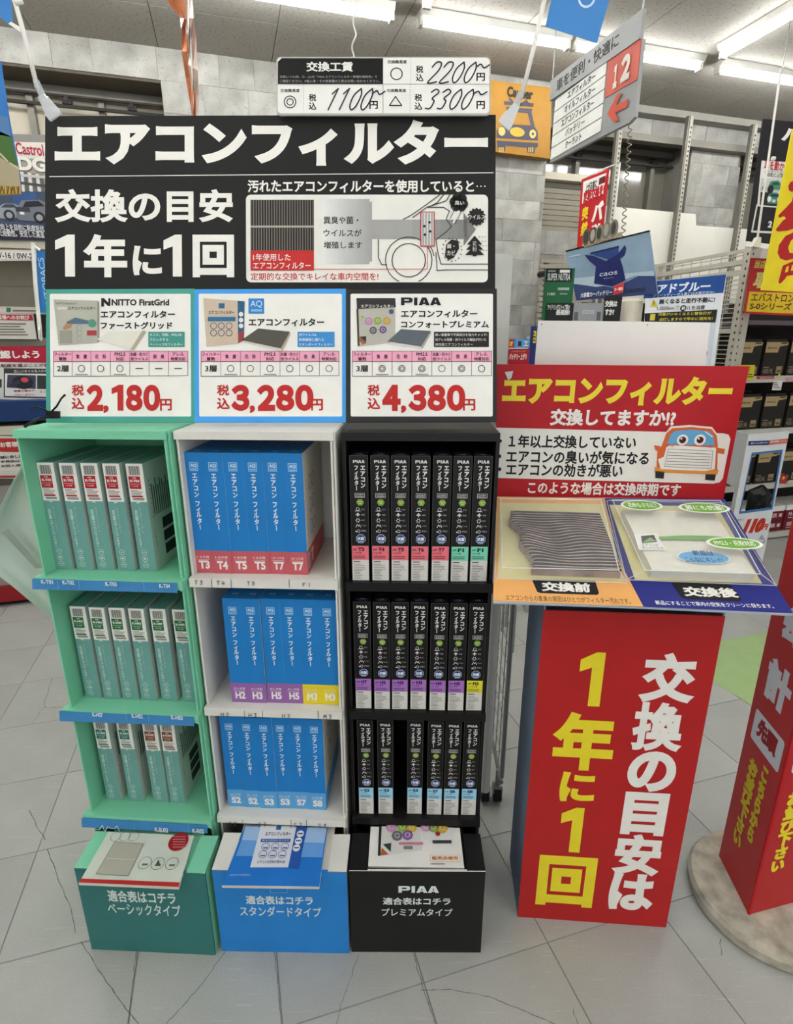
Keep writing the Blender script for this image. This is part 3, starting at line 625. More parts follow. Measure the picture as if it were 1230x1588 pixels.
def T_(c, hue):
    if (c, hue) not in CODE: CODE[(c, hue)] = teal_code(c, hue)
    return CODE[(c, hue)]
rd, gn, tl, bn = (172, 38, 48), (38, 110, 66), (34, 118, 100), (128, 72, 44)
tm = [('carton', TB[0]), ('spine_print', TB[1]), ('side_print', TB[2])]
for k, (xs, py, cs) in enumerate([((86.6, 119.5, 150.7, 183, 216.6), (877, 881), [('K-T01', rd), ('K-T02', rd), ('K-T03', rd), ('K-T04', rd), ('K-T04', rd)]),
                                  ((131.7, 160.6, 189.6, 218.6, 250, 283), (1073, 1077), [('K-H03', gn), ('K-H01', gn), ('K-H02', gn), ('K-H03', gn), ('K-H07', gn), ('K-H05', gn)]),
                                  ((167, 200.5, 239, 264.7), (1240, 1245), [('K-U03', tl), ('K-D01', tl), ('K-SU03', bn), ('K-SU03', bn)])]):
    def lab(i, k=k, cs=cs): return '%s filter box with %s code panel, %s from left on mint stand\'s %s shelf' % ('bluer teal' if (k, i) == (0, 1) else 'teal', {rd: 'red', gn: 'green', tl: 'dark teal', bn: 'brown'}[cs[i][1]], ORD[i], SH[k])
    place(G, k, xs, py, tm, [T_(*c) for c in cs], TB[3], (.048, .048, .05)[k], lab, 'teal filter boxes on the mint stand')
M_cy = None
bm_ = [('carton', BB[0]), ('spine_print', BB[1]), ('top_print', BB[2]), ('side_print', BB[3])]
pk, pu, ye, lb_ = (190, 90, 98), (146, 98, 160), (222, 200, 40), (88, 158, 208)
BC = {c: blue_code(*c) for c in [('T3', pk, 'トヨタ用'), ('T4', pk, 'トヨタ用'), ('T5', pk, 'トヨタ用'), ('T7', pk, 'トヨタ・レクサス用'), ('H2', pu, 'ホンダ用'), ('H3', pu, 'ホンダ用'), ('H5', pu, 'ホンダ用'), ('M3', ye, 'ミツビシ・マツダ用'), ('S2', lb_, 'スズキ・ニッサン用'), ('S3', lb_, 'スズキ・ニッサン用'), ('S7', lb_, 'スズキ・ニッサン用'), ('S8', lb_, 'スズキ用')]}
BK = {k[0]: v for k, v in BC.items()}
for k, (xs, py, cs) in enumerate([((303.2, 331.7, 360.6, 389.3, 418.2, 447.8), (888, 890), ['T3', 'T4', 'T5', 'T5', 'T7', 'T7']), ((360.3, 386.8, 415.7, 442.9, 470.6, 498.6), (1088, 1091), ['H2', 'H3', 'H5', 'H5', 'M3', 'M3']), ((355.3, 381.2, 406.4, 430.4, 455.8, 480.6), (1258, 1261), ['S2', 'S2', 'S3', 'S3', 'S7', 'S8'])]):
    def lab(i, k=k, cs=cs): return 'blue filter box with %s foot, %s from left on white stand\'s %s shelf' % ({'T': 'red', 'H': 'purple', 'M': 'yellow', 'S': 'light blue'}[cs[i][0]], ORD[i], SH[k])
    place(B, k, xs, py, bm_ if k == 0 else bm_[:3] + ([('side_print', BB[6])] if k == 2 else []), [BK[c] for c in cs], BB[4], (.03, .026, .03)[k], lab, 'blue filter boxes on the white stand')
km = [('carton', KB[0]), ('spine_print', KB[1]), ('top_print', KB[2])]
rs, aq, vi, yl, sk_ = (222, 112, 122), (118, 200, 170), (160, 108, 182), (214, 206, 56), (150, 200, 222)
KC = {c: black_code(c, h, m, i) for c, h, m, i in [('T3', rs, 'トヨタ用', (110, 20, 34)), ('T4', rs, 'トヨタ用', (110, 20, 34)), ('T5', rs, 'トヨタ用', (110, 20, 34)), ('T6', rs, 'トヨタ用', (110, 20, 34)), ('T7', rs, 'トヨタ用', (110, 20, 34)), ('F1', aq, 'スバル用', (16, 60, 50)),
      ('H7', vi, 'ホンダ用', (60, 20, 80)), ('H2', vi, 'ホンダ用', (60, 20, 80)), ('H3', vi, 'ホンダ用', (60, 20, 80)), ('H5', vi, 'ホンダ用', (60, 20, 80)), ('M3', yl, 'ミツビシ用', (60, 56, 10)), ('S2', sk_, 'スズキ用', (30, 60, 90)), ('S3', sk_, 'スズキ用', (30, 60, 90)), ('S7', sk_, 'スズキ用', (30, 60, 90)), ('S8', sk_, 'スズキ用', (30, 60, 90))]}
for k, (xs, py, cs) in enumerate([((546.8, 577.5, 607.1, 637.3, 668.6, 698.2, 727.8), (902, 905), ['T3', 'T4', 'T5', 'T6', 'T7', 'F1', 'F1']), ((552.1, 580.8, 607.9, 636.1, 665.6, 693.8, 722), (1103, 1105), ['H7', 'H2', 'H3', 'H3', 'H5', 'H5', 'M3']), ((557.5, 587, 631.2, 661.4, 687.2, 714.2), (1272, 1275), ['S2', 'S3', 'S3', 'S7', 'S8', 'S8'])]):
    def lab(i, k=k, cs=cs): return 'black filter box with %s code panel, %s from left on black stand\'s %s shelf' % ({'T': 'pink', 'F': 'mint', 'H': 'violet', 'M': 'yellow', 'S': 'pale blue'}[cs[i][0]], ORD[i], SH[k])
    place(K, k, xs, py, km, [KC[c] for c in cs], KB[3], (.012, .012, .014)[k], lab, 'black filter boxes on the black stand')
# ---- leaflets lying in the three mouths
LP, LN = V((0, .938, .2505)), V((0, -.14, 1)).normalized()
LX, LY = V((1, 0, 0)), V((0, 1, .14)).normalized()
def leaflet(label, pts, back, mcov, t=.006):
    s = Sign('leaflet', label, 'leaflet', LP, LX, LY, pts[0], 'leaflets in the stands\' mouths'); q = [s.W(*p) for p in pts]
    P = [p - s.o for p in q]; MB().prism(P, s.ez * -t).build('pages', mat('paper_pages', (206, 202, 192)), s.root)
    MB().prism([p + s.ez * .0004 for p in P], s.ez * -.0003).build('cover', mcov, s.root)
    return s
s = leaflet('pale grey green leaflet with red lower edge in the mint stand\'s base', [(122, 1370), (277, 1377), (301, 1296), (168, 1290)], 0, mat('cover_pale', (196, 202, 190), rough=.25))
ik = s.ink(.0008); ik.P([(122, 1369), (277, 1376), (279, 1369), (126, 1363)], (178, 42, 38)); ik.P([(149, 1356), (199, 1359), (223, 1309), (178, 1306)], (168, 166, 152)); ik.line([(149, 1356), (199, 1359), (223, 1309), (178, 1306)], .001, (120, 120, 110), 1, True)
ik.line([(166, 1332), (210, 1334)], .0012, (200, 200, 190), 1)
for x, y in ((225, 1339), (245, 1340), (267, 1340)): ik.ring(x, y, .0145, .0008, (60, 60, 60), 1); ik.R(x - 5, y + 4, x + 5, y + 1, (120, 120, 116), 1)
ik.P([(241, 1343), (249, 1343), (246, 1334)], (60, 90, 70), 2)
ik.disc(277, 1306, .023, (150, 24, 32), 1, 24); [ik.R(268, y + 1.2, 288, y, (196, 130, 126), 2) for y in (1298, 1302, 1306, 1310, 1314)]
for x in (180, 194, 208): ik.ring(x, 1298, .012, .0008, (90, 90, 86), 1)
ik.build(s.root, 'cover_print')
s = leaflet('blue leaflet with a boxed filter picture in the white stand\'s base', [(344, 1373), (495, 1375), (508, 1284), (380, 1281)], 0, mat('cover_blue', (38, 112, 190), rough=.25), .009)
ik = s.ink(.0008); ik.P([(381, 1282), (507, 1284), (503, 1308), (375, 1303)], (150, 178, 214), 0); ik.P([(375, 1303), (503, 1308), (500, 1330), (366, 1328)], (98, 150, 208), 0)
ik.P([(388, 1346), (447, 1346), (460, 1282), (405, 1281)], (206, 208, 214), 1); ik.P([(447, 1346), (463, 1348), (477, 1283), (460, 1282)], (38, 84, 160), 1)
ik.R(428, 1288, 437, 1281, (44, 96, 160), 2); ik.T('エアコンフィルター', 411, 1297, 452, 1291, (40, 42, 50), 2, .03); ik.R(404, 1307, 451, 1302, (48, 84, 150), 2); ik.T('車内の空気を守ります', 406, 1306, 449, 1303, (200, 210, 230), 3, .0)
for j in range(2):
    for i in range(3): x, y = 412 + i * 15 - j * 4, 1314 + j * 12; ik.ring(x, y, .0095, .0012, (60, 80, 130), 2); ik.R(x - 4, y + 3, x + 4, y + 1, (60, 90, 150), 2)
ik.T('エアコンの空気が変わる!', 398, 1340, 443, 1335, (60, 70, 110), 2, .01)
for j in range(3): ik.disc(466 - j * 3, 1294 + j * 11, .0085, (214, 218, 226), 2); ik.R(462 - j * 3, 1295 + j * 11, 470 - j * 3, 1293 + j * 11, (60, 60, 70), 3)
ik.T('(2025年4月現在)', 356, 1360, 389, 1356, (170, 196, 226), 2, .0); ik.build(s.root, 'cover_print')
s = leaflet('white leaflet with colourful hexagon icons in the black stand\'s base', [(571, 1343), (720, 1346), (713, 1284), (575, 1282)], 0, mat('cover_white', (222, 220, 214), rough=.25))
ik = s.ink(.0008); ik.P([(586, 1328), (655, 1319), (651, 1283), (589, 1282)], (206, 204, 198)); ik.P([(586, 1328), (590, 1328), (592, 1282), (588, 1282)], (40, 40, 42), 1)
ik.P([(655, 1302), (705, 1314), (703, 1284), (655, 1282)], (212, 210, 206)); ik.P([(590, 1327), (603, 1326), (592, 1315)], (168, 92, 44), 1); ik.P([(594, 1310), (607, 1308), (606, 1322)], (50, 62, 58), 1)
for x, y, c in ((607, 1284, (196, 140, 180)), (624, 1283, (140, 176, 60)), (638, 1284, (206, 172, 60)), (616, 1297, (104, 104, 110)), (632, 1296, (130, 90, 150)), (661, 1283, (196, 140, 180)), (672, 1284, (130, 160, 60)), (686, 1285, (200, 160, 50))):
    ik.disc(x, y, .0135, c, 2, 8); ik.ring(x, y, .006, .0012, (225, 222, 216), 3)
ik.R(619, 1311, 656, 1307, (196, 120, 140), 2); ik.R(626, 1318, 640, 1313, (120, 120, 116), 2)
ik.disc(679, 1294, .006, (150, 44, 40), 3); ik.R(671, 1309, 700, 1304, (60, 60, 60), 2)
ik.R(667, 1337, 713, 1327, (222, 184, 150), 1); ik.R(668, 1336, 712, 1328, (232, 228, 220), 2); ik.T('販売店様用', 670, 1335, 710, 1329, (186, 104, 46), 3, .03); ik.lines(668, 1342, 712, 1339, 1, (120, 110, 100), 1)
ik.build(s.root, 'cover_print')

# ================================================================ HEADER BOARD, WAGE CARD, CLIPS AND CORDS
TILT = R_(16.2); HX = V((1, 0, 0)); HY = V((0, math.sin(TILT), math.cos(TILT))); HP = at_y(420, 655, 1.14)
hb = Sign('header_board', 'large black header board over the stands, with three price panels along its foot', 'sign board', HP, HX, HY, (70, 655), step=.0004)
M_board = mat('board_black', (33, 32, 32), rough=.7, noise=.03); M_foam = mat('foam_core', (200, 198, 190))
hb.panel([(70, 449), (768, 448), (769, 178), (70, 180)], .008, M_board, 'title_panel')
ik = hb.ink()
def hT(*a, **k): ik.T(*a, **k)
hT('エアコンフィルター', 85, 257, 757, 186, WHT, 0, .052)
ik.line([(77, 274), (765, 268)], .0016, WHT, 0)
hT('交換の目安', 85, 345, 361, 293, WHT, 0, .034)
ik.one(86, 429, 116, 364, WHT, 0); hT('年', 129, 430, 197, 363, WHT, 0, .042); hT('に', 206, 427, 251, 381, WHT, 0, .042); ik.one(254, 429, 282, 364, WHT, 0); hT('回', 299, 430, 363, 364, WHT, 0, .042)
hT('汚れたエアコンフィルターを使用していると', 384, 299, 735, 279, WHT, 0, .03)
for x in (740, 746, 752): ik.disc(x, 289, .0015, WHT, 0, 8)
ik.R(382, 438, 757, 302, (222, 220, 212), 0, .010)
ik.R(389, 390, 487, 310, (84, 80, 74), 1)
for i in range(24): x = 391 + i * 4.0; ik.R(x, 389, x + 1.9, 311, (34, 34, 38) if i % 3 else (48, 44, 42), 2); ik.R(x + 2.2, 389, x + 2.9, 311, (128, 120, 108), 2)
ik.R(389, 353.5, 487, 350.5, (168, 164, 152), 3); ik.R(389, 420, 487, 389, REDP, 3)
hT('1年使用した', 393, 405, 451, 394, WHT, 4, .01); hT('エアコンフィルター', 393, 418, 482, 407, WHT, 4, .01)
hT('定期的な交換でキレイな車内空間を!', 389, 435, 587, 423, REDP, 1, .012)
for i in range(20):
    g = int(222 - (222 - 158) * i / 19); ik.R(500 + i * 3.85, 410 if i < 19 else 406, 500 + (i + 1) * 3.85 + .1, 309 if i < 19 else 313, (g, g, g - 3), 1)
ik.R(576.5, 371, 719, 341, (158, 157, 154), 1)
for i in range(6): g = 150 - i * 5; ik.R(640 + i * 14, 371, 654 + i * 14, 341, (g, g, g - 2), 2)
ik.P([(719, 330), (738, 356), (719, 382)], (120, 119, 116), 2)
hT('異臭や菌・', 502, 348, 556, 336, (70, 68, 66), 3, .01); hT('ウイルスが', 502, 367, 561, 356, (70, 68, 66), 3, .01); hT('増殖します', 502, 386, 562, 375, (70, 68, 66), 3, .01)
dk = (46, 44, 43); LW = .0017
ik.line([(625, 341), (640, 333), (664, 316), (684, 301)], LW, dk, 3); ik.line([(640, 338), (662, 322), (692, 312), (698, 302)], LW, dk, 3)
ik.line([(690, 300), (678, 315), (664, 322), (688, 322), (697, 328), (692, 340), (700, 352), (690, 362), (676, 372), (679, 392), (684, 410), (757, 410)], LW, dk, 3); ik.line([(757, 419), (690, 419), (678, 420), (676, 392)], LW, dk, 3)
ik.line([(587, 372), (587, 400), (592, 411), (600, 411)], LW, dk, 3)
cx_, cy_ = 634, 404
def arc(r, a0, a1, wd=LW, col=dk, n=18): ik.line([(cx_ + r * math.cos(R_(a0 + (a1 - a0) * k / n)), cy_ - r * math.sin(R_(a0 + (a1 - a0) * k / n))) for k in range(n + 1)], wd, col, 3)
arc(36, -10, 200); arc(36, -65, -10); arc(36, 200, 245); arc(26, 0, 360); arc(39.5, 10, 60)
ik.R(652, 383, 674, 329, REDP, 4); ik.R(653.5, 381.5, 672.5, 330.5, (206, 205, 200), 5)
for i in range(4): ik.R(655 + i * 4.6, 381, 657 + i * 4.6, 331, (150, 150, 148), 6)
for x, y in ((658, 352), (666, 346), (659, 365), (667, 360)): ik.disc(x, y, .0028, (40, 40, 40), 7, 8)
ik.line([(663, 383), (663, 418), (487, 418)], .0011, REDP, 5)
for q in ((695, 338, 703, 322), (703, 346, 712, 328)): ik.line([(q[0], q[1]), (q[2], q[3])], .0035, (225, 223, 216), 4); ik.line([(q[0] + 3, q[1] + 2), (q[2] + 3, q[3] + 2)], .001, dk, 5)
for dx, dy in ((0, 0), (-7, -1), (6, 2), (-3, -7), (4, -6), (-5, 5), (3, 6)): ik.disc(712 + dx, 315 + dy, .0105, (36, 35, 35), 4, 14)
hT('臭い', 705, 319, 720, 312, (210, 208, 200), 5, .02)
ik.disc(739, 337, .0155, (36, 35, 35), 4, 28, 1, .22); hT('ウイルス', 726, 341, 752, 334, (214, 212, 206), 5, .02)
ik.P([(690, 398), (692, 380), (700, 372), (711, 374), (712, 386), (704, 400), (696, 404)], (36, 35, 35), 4)
for k in range(16): t = k * .4; ik.disc(701 + 15 * math.cos(t), 388 + 18 * math.sin(t), .0014, (36, 35, 35), 4, 6)
hT('菌・', 693, 386, 705, 379, (210, 208, 200), 5, .02); hT('カビ', 693, 397, 706, 389, (210, 208, 200), 5, .02)
for k in range(3): ik.P([(736, 366 + k * 8), (724 - k * 1.5, 380 + k * 8), (748 + k * 1.5, 380 + k * 8)], (36, 35, 35), 4)
ik.R(733, 398, 739, 394, (36, 35, 35), 4); hT('花粉', 732.5, 391, 739.5, 375, (200, 198, 190), 5, .0, vert=True)
for i in range(3):
    for j in range(4): ik.disc(743 + i * 4.5 + (j > 1) * 2, 368 + j * 7, .0011, (36, 35, 35), 4, 6)
hb_ink = ik.build(hb.root, 'title_print')
HEAD = ['フィルター/層数', '集塵', '花粉', 'PM2.5/対応', '抗菌・防カビ/抗ウイルス', '脱臭', 'アレル/物質対応']
def card(x0, x1, col, cols, row, name, ttl):
    p = hb.panel([(x0, 655), (x1, 655 - (x1 > 600)), (x1, 448), (x0, 449)], .007, mat(name, col, rough=.45), 'price_panel', .0012); p['label'] = ttl
    ik = hb.ink(.0012); xa, xb = cols[0], cols[-1]
    ik.R(x0 + 7.5, 646, x1 - 6, 456, (228, 226, 219), 0, .003)
    ik.R(xa, 561, xb, 545, (230, 160, 184), 1); ik.line([(xa, 584), (xb, 583), (xb, 545), (xa, 545)], .0010, (90, 60, 66), 2, True); ik.line([(xa, 561), (xb, 561)], .0010, (110, 60, 76), 2)
    for x in cols[1:-1]: ik.line([(x, 583), (x, 545)], .0009, (120, 90, 96), 2)
    for i, h in enumerate(HEAD):
        a, b = cols[i], cols[i + 1]; q = h.split('/')
        if len(q) == 2:
            for j, t in enumerate(q): f = min(1, sum(.55 if ord(c) < 128 else 1 for c in t) / 5.5 + .12); m = (a + b) / 2; hw = (b - a - 3) / 2 * f; ik.T(t, m - hw, 552.5 + j * 7.3, m + hw, 547 + j * 7.3, (70, 44, 50), 3, .015)
        else: m = (a + b) / 2; ik.T(t_ := h[0], m - 8.5, 556.5, m - 3, 550, (70, 44, 50), 3, .01); ik.T(h[1], m + 3, 556.5, m + 8.5, 550, (70, 44, 50), 3, .01)
    for i, r in enumerate(row):
        a, b = cols[i], cols[i + 1]; m = (a + b) / 2
        if i == 0: ik.T(r, m - 9, 577, m + 9, 567, (44, 42, 40), 3, .015)
        elif r == '-': ik.line([(m - 5.5, 572), (m + 5.5, 572)], .0018, (44, 42, 40), 3)
        else:
            ik.ring(m, 572, .0072, .0013, (44, 42, 40), 3)
            if r == 'o': ik.ring(m, 572, .0042, .0012, (44, 42, 40), 3)
            if i in (1, 3): ik.R(m - 10, 582, m + 10, 580.6, (140, 136, 130), 3)
    return ik
def price(ik, x0, s, x1, x2, x3):
    ik.T('税', x0, 614, x0 + 19, 597, (182, 42, 40), 2, .03); ik.T('込', x0, 635, x0 + 20, 617, (182, 42, 40), 2, .03)
    w = (x2 - x1 - 8) / 4; x = x1
    for ch in s:
        if ch == ',': ik.T(',', x - 1, 641, x + 7, 629, (182, 42, 40), 2, .06); x += 10
        elif ch == '1': ik.one(x + 2, 637, x + w - 6, 597, (182, 42, 40), 2); x += w - 2
        else: ik.T(chr(ord(ch) + 65248), x, 637.5, x + w, 597, (182, 42, 40), 2, .065); x += w + 1.5
    ik.T('円', x2 + 3, 637, x3, 619, (182, 42, 40), 2, .03)
def filt(ik, pts, side, ctop, cside): ik.P(pts, ctop, 3); ik.P(side, cside, 2)
cA = (84, 113, 142, 172, 202, 232, 262, 292)
ik = card(72, 302, (70, 152, 138), cA, ['2層', '0', '0', '0', '-', '-', '-'], 'panel_teal', 'teal bordered price panel reading 2,180 yen')
ik.P([(84, 465), (152, 467), (152, 532), (92, 536)], (172, 172, 158), 2); ik.P([(152, 467), (155, 469), (155, 530), (152, 532)], (140, 140, 128), 2); ik.T('NITTO FirstGrid', 88, 473, 119, 470, (60, 62, 60), 3, .0); ik.T('エアコンフィルター', 107, 481, 149, 476, (50, 52, 50), 3, .02); ik.R(90, 481, 105, 477, (200, 200, 190), 3)
ik.P([(104, 500), (118, 493), (143, 499), (140, 503), (108, 503)], (84, 104, 126), 3); ik.disc(144, 502, .0085, (80, 140, 116), 4, 8); ik.R(94, 533, 113, 513, (150, 146, 134), 3); ik.P([(98, 510), (104, 502), (113, 500), (112, 508), (102, 512)], (170, 128, 90), 3); ik.R(136, 521, 151, 513, (160, 60, 66), 3)
for y in (509, 517, 526): ik.ring(124, y, .0055, .0006, (120, 124, 116), 3)
ik.P([(158, 476), (158, 463), (162, 463), (169, 470), (169, 463), (172, 463), (172, 475), (168, 475), (162, 469), (162, 476)], (34, 34, 36), 2)
ik.T('NITTO FirstGrid', 174, 474.5, 263, 464.5, (38, 38, 40), 2, .035); ik.T('エアコンフィルター', 157, 494, 272, 482, (34, 34, 36), 2, .032); ik.T('ファーストグリッド', 157, 511, 268, 499.5, (34, 34, 36), 2, .032)
ik.P([(151, 527), (170, 515), (222, 513), (203, 543)], (216, 213, 200), 3); ik.P([(222, 513), (228, 515), (209, 543), (203, 543)], (170, 160, 140), 2)
ik.R(231, 538.5, 287, 515, (66, 142, 130), 2); [ik.T(t, 233, y, x, y - 4.6, (220, 228, 222), 3, .01) for t, x, y in (('ホコリ、花粉、PM2.5を', 283, 522), ('ブロックする', 262, 529.5), ('ベーシックなフィルター', 284, 537))]
price(ik, 112, '2,180', 135, 246, 267); ik.build(hb.root, 'price_print')
cB = tuple(312.5 + i * 30.5 for i in range(8))
ik = card(302, 536.5, (66, 152, 222), cB, ['3層'] + ['0'] * 6, 'panel_blue', 'sky blue bordered price panel reading 3,280 yen')
ik.P([(316, 463), (369, 467), (370, 533), (321, 538)], (196, 178, 158), 2); ik.P([(369, 467), (380, 468), (379, 528), (370, 533)], (44, 92, 124), 2); ik.P([(370, 516), (379, 514), (379, 528), (370, 533)], (150, 60, 70), 3)
ik.R(340, 479, 349, 471, (48, 96, 130), 3); ik.T('エアコンフィルター', 324, 488, 364, 482, (40, 40, 44), 3, .02); ik.R(323, 499, 366, 492, (50, 108, 146), 3)
for j in range(2):
    for i in range(3): ik.ring(332 + i * 12, 506 + j * 11, .0068, .0013, (60, 92, 120), 3)
for j in range(3): ik.disc(374.5, 488 + j * 9, .0048, (216, 216, 214), 3, 10)
ik.R(386, 487, 410, 463.5, (52, 130, 196), 2); ik.T('AQ', 389, 478, 407, 467, (206, 222, 236), 3, .0); ik.R(390, 484, 407, 480, (130, 178, 216), 3)
ik.T('エアコンフィルター', 386, 506.5, 503, 494, (34, 34, 36), 2, .032)
ik.P([(375, 528), (401, 510), (450, 515), (436, 541)], (84, 80, 74), 3); ik.P([(375, 528), (436, 541), (438, 546), (377, 531)], (206, 200, 186), 2); ik.P([(436, 541), (450, 515), (451, 519), (438, 546)], (176, 160, 140), 2)
ik.R(462, 538.5, 519, 515, (58, 136, 198), 2); [ik.T(t, 464, y, x, y - 4.6, (220, 228, 234), 3, .01) for t, x, y in (('抗ウイルス&', 491, 522), ('脱臭機能に優れた', 503, 529.5), ('スタンダードフィルター', 516, 537))]
price(ik, 337, '3,280', 359, 480, 501); ik.build(hb.root, 'price_print')
cC = tuple(546.5 + i * 30.8 for i in range(8))
ik = card(536.5, 770.5, (42, 41, 41), cC, ['3層', 'o', 'o', 'o', '0', 'o', '0'], 'panel_black', 'black bordered price panel reading 4,380 yen')
ik.P([(553, 463), (613, 466), (613, 531), (556, 538)], (178, 174, 164), 2); ik.P([(553, 463), (613, 463), (614, 477), (554, 480)], (52, 50, 50), 3); ik.T('エアコンフィルター', 560, 478, 611, 473, (220, 218, 210), 4, .02); ik.P([(553, 480), (556, 480), (558, 537), (555, 537)], (66, 60, 54), 3)
for x, y, c in ((572, 499, (180, 130, 168)), (586, 498, (136, 166, 60)), (600, 498, (190, 150, 60)), (579, 513, (92, 92, 98)), (594, 512, (110, 84, 130)), (562, 492, (130, 166, 60))): ik.disc(x, y, .0078 if x > 562 else .0042, c, 4, 8); ik.ring(x, y, .0035, .0007, (216, 214, 206), 5)
ik.P([(557, 523), (569, 532), (563, 535), (557, 528)], (160, 92, 50), 4); ik.P([(558, 523), (568, 522), (568, 531)], (48, 56, 54), 4); ik.disc(607, 484, .005, (70, 84, 110), 5, 10)
ik.wide(622, 474, 684, 462, (32, 32, 34), 2); ik.T('エアコンフィルター', 622, 493, 740, 481, (34, 34, 36), 2, .032); ik.T('コンフォートプレミアム', 622, 509, 758, 498, (34, 34, 36), 2, .032)
ik.P([(601, 530), (622, 511), (668, 514), (653, 538)], (92, 98, 104), 3); ik.P([(601, 530), (653, 538), (653, 542), (601, 534)], (206, 204, 196), 2); ik.P([(653, 538), (668, 514), (669, 517), (655, 542)], (160, 158, 150), 2)
ik.R(673, 538.5, 758, 515, (38, 37, 37), 2); [ik.T(t, 675, y, x, y - 4.6, (214, 212, 206), 3, .01) for t, x, y in (('高い集塵率で不純成分を強力キャッチ!', 755, 522), ('抗アレル物質・抗ウイルス機能が付いた', 754, 529.5), ('高性能エアコンフィルター', 733, 537))]
price(ik, 570, '4,380', 593, 715, 737); ik.build(hb.root, 'price_print')
# wage card leaning on the board's top edge
wc = Sign('wage_card', 'white laminated wage card with handwritten prices, at the header board\'s top edge', 'card', HP - HY.cross(HX) * .014, HX, HY, (430, 176), step=.0003)
def rr(x0, y0, x1, y1, r):
    return [(cx + r * math.cos(R_(t0 + k * 22.5)), cy - r * math.sin(R_(t0 + k * 22.5))) for cx, cy, t0 in ((x1 - r, y1 - r, -90), (x1 - r, y0 + r, 0), (x0 + r, y0 + r, 90), (x0 + r, y1 - r, 180)) for k in range(5)]
wc.panel(rr(428.5, 88, 761, 179, 7), .003, mat('laminate_edge', (170, 170, 162), rough=.2), 'laminate')
ik = wc.ink(); ik.P(rr(430.5, 90, 759, 176, 6), (226, 224, 218), 0)
ik.P([(431, 96), (437, 90.5), (594, 90.5), (594, 131), (431, 131)], (26, 25, 25), 1)
ik.T('交換工賃', 475, 111.5, 548, 96, (224, 222, 216), 2, .03)
ik.T('交換レベル(◎、○、△)は「PIAA エアコンフィルター車種別適用表」で', 434, 122, 585, 117.5, (170, 168, 162), 2, .0); ik.T('ご確認ください。※輸入車・その他車種の工賃はお問い合わせください。', 434, 128.5, 589, 124, (170, 168, 162), 2, .0)
g = (120, 116, 112); ik.line([(594, 90), (594, 176)], .0008, g, 2); ik.line([(431, 131), (759, 131)], .0008, g, 2)
for x, y0, y1 in ((637, 90, 131), (636, 131, 176), (471, 131, 176)):
    for k in range(11): ik.line([(x, y0 + k * 4), (x, y0 + k * 4 + 2)], .0006, g, 2)
for x, y in ((601, 99), (435, 143.5), (600, 143.5)): ik.T('交換難易度', x, y, x + 30, y - 5.5, (50, 48, 46), 2, .01)
ik.ring(615, 115, .0125, .0020, (40, 38, 38), 2); ik.ring(450, 158.5, .0125, .0018, (40, 38, 38), 2); ik.ring(450, 158.5, .0073, .0018, (40, 38, 38), 2); ik.line([(613.5, 150), (604, 164), (623, 164)], .002, (40, 38, 38), 2, True)
for x, y in ((645, 102), (479, 146), (643, 146)): ik.T('税', x, y + 11.5, x + 11.5, y, (40, 38, 38), 2, .02); ik.T('込', x, y + 24.5, x + 12, y + 13, (40, 38, 38), 2, .02)
for x, y in ((739, 126), (573, 169.5), (739, 169.5)): ik.T('円', x, y, x + 13, y - 12.5, (40, 38, 38), 2, .025)
HD = {'2': [(0, .75), (.25, 1), (.6, .95), (.55, .6), (0, 0), (.65, .05)], '0': [(.5, 1), (.1, .7), (0, .25), (.2, 0), (.5, .2), (.65, .7), (.5, 1)], '1': [(.1, .75), (.45, 1), (.15, 0)],
      '3': [(.1, .85), (.4, 1), (.65, .85), (.3, .55), (.5, .4), (.35, .05), (0, .05)], '~': [(0, .4), (.3, .7), (.6, .35), (.95, .65)]}
def pen(s, x, y, h, adv, k=.3):
    def smooth(P):
        if len(P) < 3: return P
        Q = [P[0]] + list(P) + [P[-1]]; out = []
        for a, b, c, d in zip(Q, Q[1:], Q[2:], Q[3:]):
            for k_ in range(4):
                t = k_ / 4; out.append(tuple(.5 * (2 * b[i] + (c[i] - a[i]) * t + (2 * a[i] - 5 * b[i] + 4 * c[i] - d[i]) * t * t + (3 * b[i] - a[i] - 3 * c[i] + d[i]) * t ** 3) for i in (0, 1)))
        return out + [P[-1]]
    for ch in s:
        hh = h if ch != '~' else h * .5; ik.line([(x + q[0] * adv * 1.15 + q[1] * hh * k, y - q[1] * hh - (0 if ch != '~' else h * .55)) for q in (HD[ch] if ch == '1' else smooth(HD[ch]))], .0027, (58, 54, 66), 3); x += adv
pen('2200~', 663, 129, 32, 18.3); pen('1100~', 506, 171, 33, 17.3); pen('3300~', 659, 170, 31, 18.3)
ik.build(wc.root, 'card_print')
M_cord = mat('white_cord', (226, 224, 218), rough=.5); M_clear = clear_mat('clear_plastic', (226, 230, 232), .34, .06)
